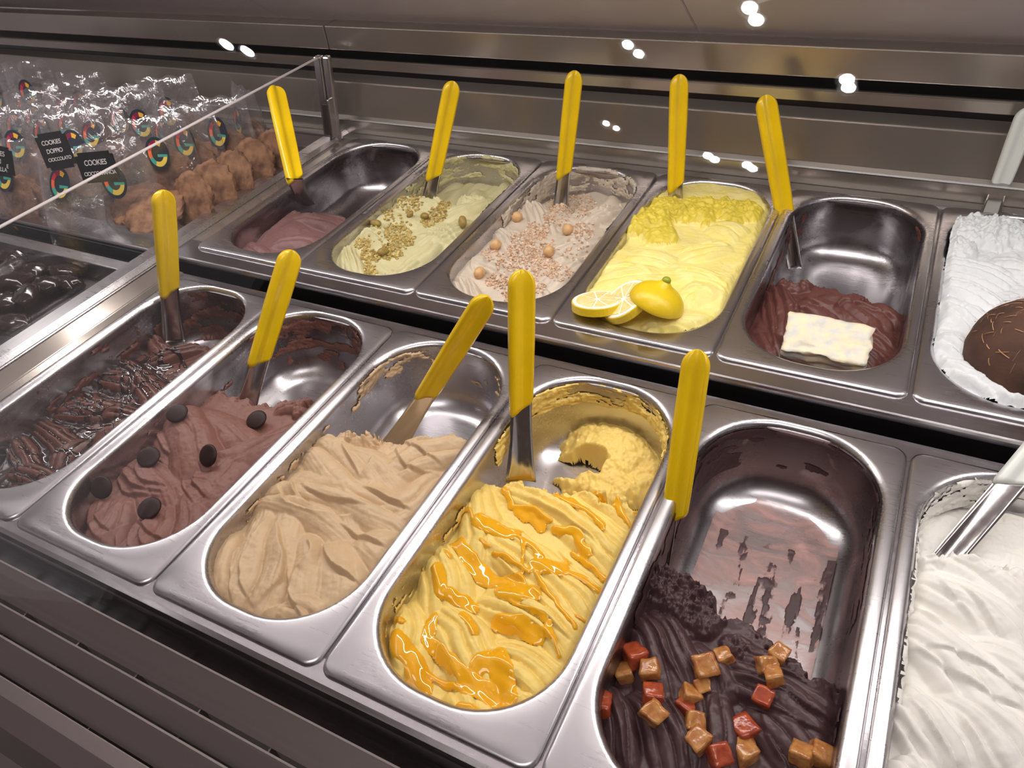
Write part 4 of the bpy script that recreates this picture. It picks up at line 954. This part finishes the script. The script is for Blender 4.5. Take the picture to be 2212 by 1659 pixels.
# coconut half
p = Vector(at(2252, 748, 0.035)); t = empty('coconut_half', p); tag(t, 'hairy brown coconut half on white gelato at the right edge', 'coconut')
bm = bmesh.new(); bmesh.ops.create_uvsphere(bm, u_segments=64, v_segments=32, radius=1.0)
for v in bm.verts:
    c = v.co; k = 1 + 0.03 * float(fbm(np.array(c.x * 3 + 5), np.array(c.y * 3 + c.z * 2), 531, 4))
    v.co = Vector((c.x * 0.056 * k, c.y * 0.056 * k, max(c.z, -0.25) * 0.050 * k))
bmesh.ops.transform(bm, matrix=Matrix.Translation(p - Vector((0, 0, 0.012))), verts=bm.verts); bm_obj('husk', bm, M['coconut'], t, True)
V = []; F = []
for i in range(150):
    rs = random.Random(i); th = rs.uniform(0, 6.283); ph = rs.uniform(0.1, 1.4); da = rs.uniform(0.06, 0.3); dr = rs.uniform(-1, 1); w = rs.uniform(0.0002, 0.0005)
    for k in range(5):
        tt = th + dr * da * k / 4; pp = ph + (1 - abs(dr)) * da * k / 4; rr = 1.018 + 0.01 * math.sin(k)
        q = p - Vector((0, 0, 0.012)) + Vector((0.056 * rr * math.sin(pp) * math.cos(tt), 0.056 * rr * math.sin(pp) * math.sin(tt), 0.050 * rr * math.cos(pp)))
        V += [q[:], (q.x + w, q.y + w, q.z + 0.0003)]
        if k: b = len(V) - 4; F.append((b, b + 1, b + 3, b + 2))
me = bpy.data.meshes.new('fibres'); me.from_pydata(V, [], F); me.update(); o = link('fibres', me, M['fibre'], t); tag(o, kind='stuff')

# ------------------------------------------------------------------ SPATULAS
def spatula(T, J, Eb, width, roll, mat, label, blade_w=None, flare=1.2, group='yellow-handled gelato spatulas', depth=0.012):
    T, J, Eb = Vector(T), Vector(J), Vector(Eb)
    t = empty('gelato_spatula', Eb); tag(t, label, 'spatula', group)
    ax = (T - J).normalized(); view = (Vector(CC) - (T + J) / 2); fr = (view - ax * view.dot(ax)).normalized()
    fr = Matrix.Rotation(roll, 3, ax) @ fr; sd = fr.cross(ax).normalized() * -1          # sd points to image right when roll = 0
    hw = width / 2; n = 36
    def prof(i):
        a = 2 * math.pi * i / n; w = math.cos(a); front = math.sin(a)
        if front >= 0:
            x = w
            if x < -0.10: d = 0.62 * math.sqrt(max(0, 1 - ((x + 0.52) / 0.50) ** 2)) + 0.10
            else: d = 0.30 + 0.16 * max(0, x) ** 2 + 0.28 * math.exp(-((x + 0.10) / 0.10) ** 2) * 0.6
            d *= min(1, (1 - abs(x)) * 8 + 0.05) if abs(x) > 0.9 else 1
        else: d = -0.34 * math.sqrt(max(0, 1 - w ** 4))
        return w, d
    PR = [prof(i) for i in range(n)]
    Lh = (T - J).length; V = []; F = []
    st = [0.0, 0.004, 0.012] + [0.03 + (Lh - 0.045) * k / 8 for k in range(9)] + [Lh - 0.0135, Lh - 0.0105, Lh - 0.0075, Lh - 0.0045, Lh - 0.0020, Lh - 0.0004, Lh]
    st = [s for s in st if s <= Lh + 1e-6]
    for s in st:
        e = Lh - s; cap = 1.0
        if e < 0.0145: cap = math.sqrt(max(0.0, 1 - ((0.0145 - e) / 0.0146) ** 2))
        tp = 0.90 + 0.10 * min(1, s / (0.6 * Lh))
        if s < 0.003: tp *= 0.86
        for w, d in PR:
            q = J + ax * (s + (0.007 * w * (1 - min(1, s / 0.03)) if s < 0.03 else 0)) + sd * (w * hw * tp * cap) + fr * (d * hw * 0.80 * (0.25 + 0.75 * cap))
            V.append(q[:])
    m_ = len(st)
    for k in range(m_ - 1):
        for i in range(n):
            j = (i + 1) % n; F.append((k * n + i, k * n + j, (k + 1) * n + j, (k + 1) * n + i))
    F += [tuple(range(n))[::-1], tuple((m_ - 1) * n + i for i in range(n))]
    me = bpy.data.meshes.new('handle'); me.from_pydata(V, [], F); me.update()
    bm = bmesh.new(); bm.from_mesh(me); bmesh.ops.recalc_face_normals(bm, faces=bm.faces); bm.to_mesh(me); bm.free()
    h = link('handle', me, mat, t, True)
    # blade: curved strip that flares into a paddle
    bw = blade_w or width * 0.80; d = (Eb - J); Lb = d.length + depth; bx = d.normalized(); V = []; F = []; K = 16
    for k in range(K + 1):
        s = -0.010 + (Lb + 0.010) * k / K; f_ = max(0, s) / Lb; w = bw / 2 * (1 + (flare - 1) * f_ ** 2); bow = 0.006 * f_ * f_
        for a in range(7):
            x = -1 + a / 3; c = J + bx * s + sd * (x * w) + fr * (bow - 0.0030 * (1 - x * x) * (0.4 + f_)); th = 0.0010 * (1 - 0.6 * f_)
            V.append((c + fr * th)[:]); V.append((c - fr * th)[:])
    r = 14
    for k in range(K):
        for a in range(6):
            b = k * r + a * 2; F.append((b, b + 2, b + r + 2, b + r)); F.append((b + 1, b + r + 1, b + r + 3, b + 3))
        b = k * r; F.append((b, b + r, b + r + 1, b + 1)); b = k * r + 12; F.append((b, b + 1, b + r + 1, b + r))
    F.append(tuple([K * r + 2 * a for a in range(7)] + [K * r + 2 * a + 1 for a in range(6, -1, -1)]))
    me = bpy.data.meshes.new('blade'); me.from_pydata(V, [], F); me.update()
    bm = bmesh.new(); bm.from_mesh(me); bmesh.ops.recalc_face_normals(bm, faces=bm.faces); bm.to_mesh(me); bm.free()
    link('blade', me, M['blade'], t, True)
    return t
Yp = M['yellow']
spatula((-0.4634, 0.3606, 0.1238), (-0.4766, 0.3209, 0.0060), (-0.4823, 0.3037, -0.045), 0.0270, 0.25, Yp, 'yellow-handled spatula upright in the sauced chocolate gelato, leftmost of the front row')
spatula((-0.2730, 0.3460, 0.0868), (-0.2903, 0.2653, -0.0108), (-0.2973, 0.2329, -0.050), 0.0255, 0.10, Yp, 'yellow-handled spatula leaning right in the milk chocolate gelato')
spatula((-0.0138, 0.3096, 0.1068), (-0.0744, 0.2686, 0.0054), (-0.1046, 0.2483, -0.045), 0.0225, 0.0, Yp, 'yellow-handled spatula slanting steeply right out of the coffee gelato', flare=1.5)
spatula((0.0097, 0.3317, 0.1253), (0.0252, 0.2761, 0.0140), (0.0319, 0.2516, -0.035), 0.0242, 0.0, Yp, 'yellow-handled spatula standing upright in the mango-sauced gelato', flare=1.45)
spatula((0.1723, 0.3077, 0.0981), (0.1823, 0.2302, -0.0181), (0.1855, 0.2056, -0.055), 0.0235, -0.35, Yp, 'yellow-handled spatula seen edge-on in the dark chocolate pan', blade_w=0.004)
spatula(tuple(at(594, 187, 0.0) * 0 + (CC + ray(594, 187) * 1.03)), tuple(CC + ray(638, 390) * 0.985), (-0.5000, 0.600, -0.020), 0.0265, 0.30, Yp, 'yellow-handled spatula in the nearly empty pan beside the glass divider')
spatula((-0.2758, 0.7067, 0.1386), (-0.2974, 0.6535, 0.0224), (-0.3034, 0.6386, -0.010), 0.0235, 0.0, Yp, 'yellow-handled spatula leaning right in the pistachio gelato')
spatula((-0.1149, 0.7424, 0.1494), (-0.1200, 0.7014, 0.0251), (-0.1214, 0.6898, -0.010), 0.0225, 0.0, Yp, 'yellow-handled spatula standing in the hazelnut gelato')
spatula((0.0194, 0.7455, 0.1515), (0.0319, 0.7075, 0.0233), (0.0342, 0.7006, 0.000), 0.0225, 0.0, Yp, 'yellow-handled spatula standing upright in the lemon gelato')
spatula((0.1216, 0.7408, 0.1356), (0.1696, 0.7076, 0.0008), (0.1859, 0.6964, -0.045), 0.0245, 0.0, Yp, 'yellow-handled spatula leaning left in the reddish chocolate pan', flare=0.9)
wp = M['white_plastic']
J = CC + ray(2182, 1046) * 0.565; E_ = at(2050, 1200, -0.028); T = J + (J - E_) / np.linalg.norm(J - E_) * 0.125
spatula(tuple(T), tuple(J), tuple(E_), 0.0240, 0.0, wp, 'white-handled spatula in the white cream gelato, front right corner', group='white-handled gelato spatulas', flare=0.9)
J = CC + ray(2158, 408) * 0.86; E_ = at(2132, 480, 0.010); T = CC + ray(2225, 232) * 0.80
spatula(tuple(T), tuple(J), tuple(E_), 0.0225, 0.0, wp, 'white-handled spatula standing in the heaped coconut gelato', group='white-handled gelato spatulas')

# ------------------------------------------------------------------ LEFT SIDE: divider, trays, cookies
dv = empty('glass_divider', (-0.56, 0.46, 0.012)); tag(dv, 'clear glass divider with steel base rail and corner post left of the pans', 'divider')
box('pane', -0.5620, -0.5560, 0.10, 0.766, 0.013, 0.1335, M['glass'], dv)
box('pane_edge', -0.5622, -0.5558, 0.10, 0.772, 0.1335, 0.1345, simple('polished_glass_edge', srgb(196, 186, 184), 0.25), dv)
def xprof(name, prof, y0, y1, mat, parent):
    """(x,z) profile extruded along y"""
    n = len(prof); V = [(x, y0, z) for x, z in prof] + [(x, y1, z) for x, z in prof]
    F = [(k, (k + 1) % n, n + (k + 1) % n, n + k) for k in range(n)] + [tuple(range(n))[::-1], tuple(range(n, 2 * n))]
    me = bpy.data.meshes.new(name); me.from_pydata(V, [], F); me.update()
    bm = bmesh.new(); bm.from_mesh(me); bmesh.ops.recalc_face_normals(bm, faces=bm.faces)
    bmesh.ops.bevel(bm, geom=[e for e in bm.edges if abs(e.verts[0].co.y - e.verts[1].co.y) > 0.1], offset=0.0012, segments=2, affect='EDGES')
    bm.to_mesh(me); bm.free(); return link(name, me, mat, parent)
xprof('base_rail', [(-0.578, -0.02), (-0.578, 0.012), (-0.572, 0.0165), (-0.549, 0.0165), (-0.543, 0.010), (-0.543, -0.02)], 0.02, 0.785, M['steel'], dv)
po = [box('post', -0.5695, -0.5560, 0.750, 0.762, 0.010, 0.1345, M['steel_plain'], dv, 0.002)]
po.append(box('post_flange', -0.5555, -0.5430, 0.754, 0.764, 0.010, 0.1345, M['steel_plain'], dv, 0.003))
po.append(box('hinge_clip', -0.5600, -0.5480, 0.743, 0.752, 0.022, 0.0700, M['dark_tile'], dv, 0.002))
po.append(box('hinge_plate', -0.5480, -0.5440, 0.743, 0.756, 0.018, 0.0760, M['steel_plain'], dv, 0.001))
for o in po:      # the post leans back like the rear wall
    for v in o.data.vertices: v.co.y += (v.co.z - 0.010) * 0.185
fl = empty('filler_strip', (-0.53, 0.2, 0)); tag(fl, 'sloping steel filler strip between the glass divider and the first pans', 'trim strip')
xprof('plate', [(-0.5430, 0.008), (-0.5235, -0.0015), (-0.5100, -0.0030), (-0.5100, -0.0060), (-0.5435, -0.006)], 0.0, 0.372, M['steel_wall'], fl)
xprof('plate', [(-0.5430, 0.010), (-0.5205, 0.0110), (-0.5205, 0.004), (-0.5430, 0.004)], 0.390, 0.780, M['steel_wall'], fl)
# bars and trays of the left compartment
tr = empty('cookie_tray', (-0.95, 0.58, -0.02)); tag(tr, 'shallow steel tray holding the cookie bags behind the glass divider', 'tray')
box('tray_floor', XL, -0.582, 0.400, 0.775, -0.022, -0.019, M['steel_frame'], tr)
box('tray_lip', XL, -0.581, 0.3850, 0.4020, -0.019, 0.0045, M['steel'], tr, 0.002)
ft = empty('bark_tray', (-0.95, 0.18, -0.02)); tag(ft, 'steel-edged tray of dark chocolate bark at the left edge', 'tray')
box('tray_floor', XL, -0.582, 0.00, 0.345, -0.030, -0.027, M['dark_tile'], ft)
box('tray_lip', XL, -0.581, 0.3450, 0.3640, -0.027, 0.0005, M['steel'], ft, 0.0015)
# chocolate bark pieces
BK = [(20, 545, .060, .040), (70, 585, .055, .035), (30, 610, .06, .05), (130, 580, .06, .03), (10, 650, .05, .04), (60, 640, .05, .035), (140, 605, .055, .03), (95, 615, .05, .04), (30, 580, .05, .03), (20, 690, .06, .04)]
BW = ['at the far left edge below the tray lip', 'second from the left edge, upper row', 'broad piece in the middle of the heap', 'long piece farthest right in the upper row', 'near the left edge in the lower part', 'crumpled piece left of the rail', 'thin piece pointing at the divider rail', 'piece resting on the broad middle one', 'small piece behind the broad middle one', 'lowest piece beside the rail']
for i, ((u, v, a, b), w) in enumerate(zip(BK, BW)):
    rs = random.Random(200 + i); bm = bmesh.new(); n = 18; zt = []
    ring = [(a / 2 * math.cos(2 * math.pi * k / n) * rs.uniform(0.75, 1.15), b / 2 * math.sin(2 * math.pi * k / n) * rs.uniform(0.75, 1.15)) for k in range(n)]
    rings = []
    for sc, z in ((0.92, 0.0), (1.0, 0.003), (0.98, 0.009), (0.85, 0.0125), (0.45, 0.0145)):
        rings.append([bm.verts.new((x * sc, y * sc, z + rs.uniform(-0.0015, 0.0015))) for x, y in ring])
    for r0, r1 in zip(rings[:-1], rings[1:]):
        for k in range(n): bm.faces.new((r0[k], r0[(k + 1) % n], r1[(k + 1) % n], r1[k]))
    bm.faces.new(rings[-1]); bm.faces.new(rings[0][::-1])
    p = at(u, v, -0.010); bmesh.ops.transform(bm, matrix=Matrix.Translation((p[0], p[1], -0.022 + 0.004 * (i % 3))) @ Matrix.Rotation(rs.uniform(-0.6, 0.6), 4, 'Z') @ Matrix.Rotation(rs.uniform(-0.2, 0.2), 4, 'X'), verts=bm.verts)
    o = bm_obj('chocolate_bark', bm, M['bark'], None, True); tag(o, 'dark chocolate bark, ' + w, 'chocolate', 'chocolate bark pieces in the left tray')

# --- cookie bags
def arc_strip(r0, r1, a0, a1, sx, sy, n=8):
    V = []
    for k in range(n + 1):
        a = math.radians(a0 + (a1 - a0) * k / n)
        V += [(r0 * sx * math.cos(a), r0 * sy * math.sin(a)), (r1 * sx * math.cos(a), r1 * sy * math.sin(a))]
    return V
def sticker_mesh():
    V = []; F = []; MI = []
    def add(vs, fs, mi):
        b = len(V); V.extend(vs); F.extend([tuple(b + k for k in f) for f in fs]); MI.extend([mi] * len(fs))
    n = 40; sx, sy = 0.0165, 0.0235
    add([(0, 0, 0)] + [(sx * math.cos(2 * math.pi * k / n), sy * math.sin(2 * math.pi * k / n), 0) for k in range(n)], [(0, 1 + k, 1 + (k + 1) % n) for k in range(n)], 0)
    ea = [(52, 92, 6), (92, 150, 1), (150, 192, 2), (192, 232, 3), (232, 290, 4), (290, 345, 4)]
    ea = [(48, 82, 5), (82, 122, 6), (122, 158, 1), (158, 198, 2), (198, 240, 3), (240, 345, 4)]
    for a0, a1, mi in ea:
        vs = [(x, y, 0.0004) for x, y in arc_strip(0.50, 0.80, a0, a1, sx, sy)]
        add(vs, [(2 * k, 2 * k + 1, 2 * k + 3, 2 * k + 2) for k in range(8)], mi)
    add([(-0.0005, -0.0010, 0.0005), (0.0132, -0.0030, 0.0005), (0.0132, -0.0062, 0.0005), (-0.0005, -0.0052, 0.0005)], [(0, 3, 2, 1)], 3)
    me = bpy.data.meshes.new('sticker'); me.from_pydata(V, [], F); me.update()
    for k in ('navy', 'g_red', 'g_orange', 'g_teal', 'g_yellow', 'g_amber', 'g_plum'): me.materials.append(M[k])
    me.polygons.foreach_set('material_index', MI)
    bm = bmesh.new(); bm.from_mesh(me)
    for f_ in bm.faces:
        if f_.normal.z < 0: f_.normal_flip()
    bm.to_mesh(me); bm.free(); return me
ST_ALL = sticker_mesh()
def split_mats(me, keep0, name):
    bm = bmesh.new(); bm.from_mesh(me)
    bmesh.ops.delete(bm, geom=[f_ for f_ in bm.faces if (f_.material_index == 0) != keep0], context='FACES')
    r = me.copy(); r.name = name; bm.to_mesh(r); bm.free(); return r
ST = split_mats(ST_ALL, True, 'sticker'); ST_L = split_mats(ST_ALL, False, 'letter')
def bag_mesh(seed):
    # pillow pouch: wide at the bottom, pinched flat seal at the top; local x width, z up, y depth
    nu, nv = 22, 26; V = []; F = []
    for side in (1, -1):
        for j in range(nv + 1):
            v = j / nv; z = -0.035 + 0.135 * v
            w = 0.046 + 0.004 * math.sin(v * 3)
            thick = 0.020 * math.sqrt(max(0.0, 1 - v ** 1.6)) * (0.3 + 0.7 * min(1, v * 5))
            for i in range(nu + 1):
                u = -1 + 2 * i / nu
                wr = 0.0022 * float(fbm(np.array(u * 4 + seed), np.array(v * 7 + side), 600 + seed % 7, 3))
                V.append((u * w, -side * (thick * (1 - u * u) ** 0.6 + 0.0004) + wr * (0.4 + v), z + 0.002 * math.sin(u * 9 + seed) * v))
    n = (nu + 1) * (nv + 1)
    for sidx in (0, 1):
        for j in range(nv):
            for i in range(nu):
                a = sidx * n + j * (nu + 1) + i; q = (a, a + 1, a + nu + 2, a + nu + 1); F.append(q if sidx == 0 else q[::-1])
    me = bpy.data.meshes.new('bag_film'); me.from_pydata(V, [], F); me.update(); return me
def cookie_mesh(seed):
    bm = bmesh.new(); bmesh.ops.create_uvsphere(bm, u_segments=40, v_segments=24, radius=1.0)
    for v in bm.verts:
        c = v.co; k = 1 + 0.16 * float(fbm(np.array(c.x * 5 + seed), np.array(c.y * 5 + c.z * 3), 640, 4, 0.7))
        v.co = Vector((c.x * 0.038 * k, (abs(c.z) ** 0.8 * (1 if c.z > 0 else -1)) * 0.0085 * k, c.y * 0.038 * k))
    me = bpy.data.meshes.new('cookie'); bm.to_mesh(me); bm.free()
    me.polygons.foreach_set('use_smooth', np.ones(len(me.polygons), dtype=bool)); return me
BAGM = [bag_mesh(k) for k in range(4)]; CKM = [cookie_mesh(k) for k in range(3)]
# pixel of each visible logo sticker, lean back angle, turn
BG = [(2, 205, .1, .1), (76, 196, .1, 0.), (69, 222, .2, .1), (190, 221, .2, 0.), (376, 238, .15, 0.1), (154, 238, .35, 0.), (223, 249, .2, -.5), (266, 256, .15, .35), (309, 264, .15, .45), (87, 256, .3, .3), (51, 272, .35, 0.), (162, 270, .4, 0.),
      (111, 288, .45, 0.), (214, 293, .45, .1), (539, 258, .1, -.7), (372, 284, .2, -.5), (484, 282, .2, 0.), (412, 302, .2, 0.1), (349, 326, .2, .3), (170, 312, .3, .3), (48, 310, .25, .25), (257, 385, .2, .3), (152, 398, .45, 0.), (34, 378, .4, -.1), (2, 300, .3, .2)]
BGW = ['cut by the left edge, at the very back', 'standing tallest at the back', 'just in front of the tallest one', 'with its logo half hidden, at the back centre', 'at the back beside the glass edge line', 'in the second row left of centre', 'turned sideways beside the tall thin logo',
       'with a narrow upright logo behind the glass edge', 'behind the glass edge, right of the narrow logo', 'in the middle of the left rows', 'behind the large left logo bag', 'behind the middle black card', 'just above the black double chocolate card', 'right of the double chocolate card and behind',
       'turned sideways at the right end of back row', 'turned sideways between two facing bags', 'facing forward at the right end', 'facing forward, second from the right end', 'tilted, third from the right end', 'directly right of the double chocolate card', 'large at the left beside the double chocolate card',
       'behind the lower right black card', 'lowest in the middle, under the glass edge', 'lowest at the left, open with sliced cookies', 'at the left edge behind the cut-off card']
for i, ((u, v, lean, turn), w) in enumerate(zip(BG, BGW)):
    zs = 0.062
    p = Vector(at(u, v, zs)); 
    if i in (1, 4): p = Vector(at(u, v, 0.085))
    if p.y > 0.755: p = Vector(aty(u, v, 0.752))
    Rz = Matrix.Rotation(0.30 + turn, 4, 'Z') @ Matrix.Rotation(-lean, 4, 'X')
    mt = Matrix.Translation(p) @ Rz @ Matrix.Translation((0, 0, -0.050))
    t = empty('cookie_bag', p - Vector((0, 0, 0.07))); tag(t, 'clear cookie bag with oval G sticker, ' + w, 'cookie bag', 'bagged cookies with logo stickers')
    o = link('bag_film', BAGM[i % 4], M['film'], t, True); o.matrix_world = mt; o.matrix_parent_inverse = Matrix.Identity(4); o.parent = t; o.matrix_basis = t.matrix_world.inverted() @ mt if False else Matrix.Translation(-t.location) @ mt
    for k in range(0 if i in (21, 22) else 2):
        c = link('cookie', CKM[(i + k) % 3], M['cookie'], t); c.matrix_parent_inverse = Matrix.Identity(4)
        c.matrix_basis = Matrix.Translation(-t.location) @ mt @ Matrix.Translation((0.002 * k, -0.007 + 0.016 * k, 0.008 + 0.003 * k)) @ Matrix.Rotation(0.08 * k, 4, 'X')
    sk = link('sticker', ST, None, t); sk.matrix_parent_inverse = Matrix.Identity(4)
    sk.matrix_basis = Matrix.Translation(-t.location) @ mt @ Matrix.Translation((0, -0.0195, 0.050)) @ Matrix.Rotation(math.radians(82), 4, 'X')
    link('letter', ST_L, None, sk)
# loose row of bagged cookies along the divider
CKP = [(588, 342, .0), (548, 362, .2), (505, 388, .05), (462, 412, .25), (418, 438, .1), (300, 442, .1), (335, 458, .3)]
CKW = ['farthest back', 'second from the back', 'third from the back', 'fourth from the back', 'nearest the front of the row', 'lying low left of the upright spatula handle', 'lying just behind the upright spatula handle']
for i, ((u, v, tn), w) in enumerate(zip(CKP, CKW)):
    p = Vector(at(u, v, 0.022)); o = link('large_cookie', CKM[i % 3], M['cookie'], None)
    o.location = p; o.rotation_euler = (-0.45, 0, -0.15 + tn) if i < 5 else (-1.2, 0, 0.4); o.scale = (1.1, 1.0, 1.1)
    tag(o, 'round brown cookie by the divider, ' + w, 'cookie', 'cookies lined up along the divider')

# --- chalk cards
def card(p, w, h, rz, rx, ry, lines, label, rounded=0.004):
    t = empty('name_card', p); tag(t, label, 'sign', 'black cookie name cards')
    mt = Matrix.Translation(p) @ Matrix.Rotation(rz, 4, 'Z') @ Matrix.Rotation(rx, 4, 'X') @ Matrix.Rotation(ry, 4, 'Y')
    bm = bmesh.new(); box_bm(bm, -w / 2, w / 2, 0, 0.0012, -h / 2, h / 2, 0.0)
    bmesh.ops.bevel(bm, geom=[e for e in bm.edges if abs(e.verts[0].co.y - e.verts[1].co.y) > 0.0005], offset=rounded, segments=4, affect='EDGES')
    bmesh.ops.transform(bm, matrix=mt, verts=bm.verts); bm_obj('board', bm, M['card'], t)
    for txt, x, z, size in lines:
        cu = bpy.data.curves.new('lettering', 'FONT'); cu.body = txt; cu.size = size; cu.align_x = 'LEFT'; cu.shear = 0.12; cu.offset = 0.00004; cu.extrude = 0.0001; cu.space_character = 0.92
        to = bpy.data.objects.new('tmp', cu); col.objects.link(to)
        dg = bpy.context.evaluated_depsgraph_get(); me = bpy.data.meshes.new_from_object(to.evaluated_get(dg)); bpy.data.objects.remove(to)
        me.transform(mt @ Matrix.Translation((x, -0.0004, z)) @ Matrix.Rotation(math.radians(90), 4, 'X') @ Matrix.Diagonal((0.82, 1.15, 1, 1)))
        me.materials.clear(); link('lettering', me, M['chalk'], t)
p = Vector(at(121, 326, 0.118)); card(p, 0.0370, 0.0480, 0.85, -0.15, 0.06, [('COOKIES', -0.0135, 0.0090, 0.0072), ('DOPPIO', -0.0115, -0.0020, 0.0070), ('CIOCCOLATO', -0.0135, -0.0125, 0.0056)], 'black card chalked COOKIES DOPPIO CIOCCOLATO, tilted among the cookie bags')
p = Vector(at(211, 361, 0.108)); card(p, 0.0470, 0.0390, 0.62, -0.15, 0.06, [('COOKIES', -0.0150, 0.0030, 0.0086), ('CIOCCOARANCIA', -0.0195, -0.0100, 0.0062)], 'black card chalked COOKIES CIOCCOARANCIA behind the glass edge')
p = Vector(at(-10, 346, 0.105)); card(p, 0.0480, 0.0430, 0.45, -0.15, 0.30, [('COOKIES', -0.0140, 0.0080, 0.0086), ('CEREALI', -0.0150, -0.0030, 0.0080), ('E', 0.0140, -0.0080, 0.0070), ('CANNELLA', -0.0150, -0.0140, 0.0074)], 'dark grey chalked card cut off by the left edge')
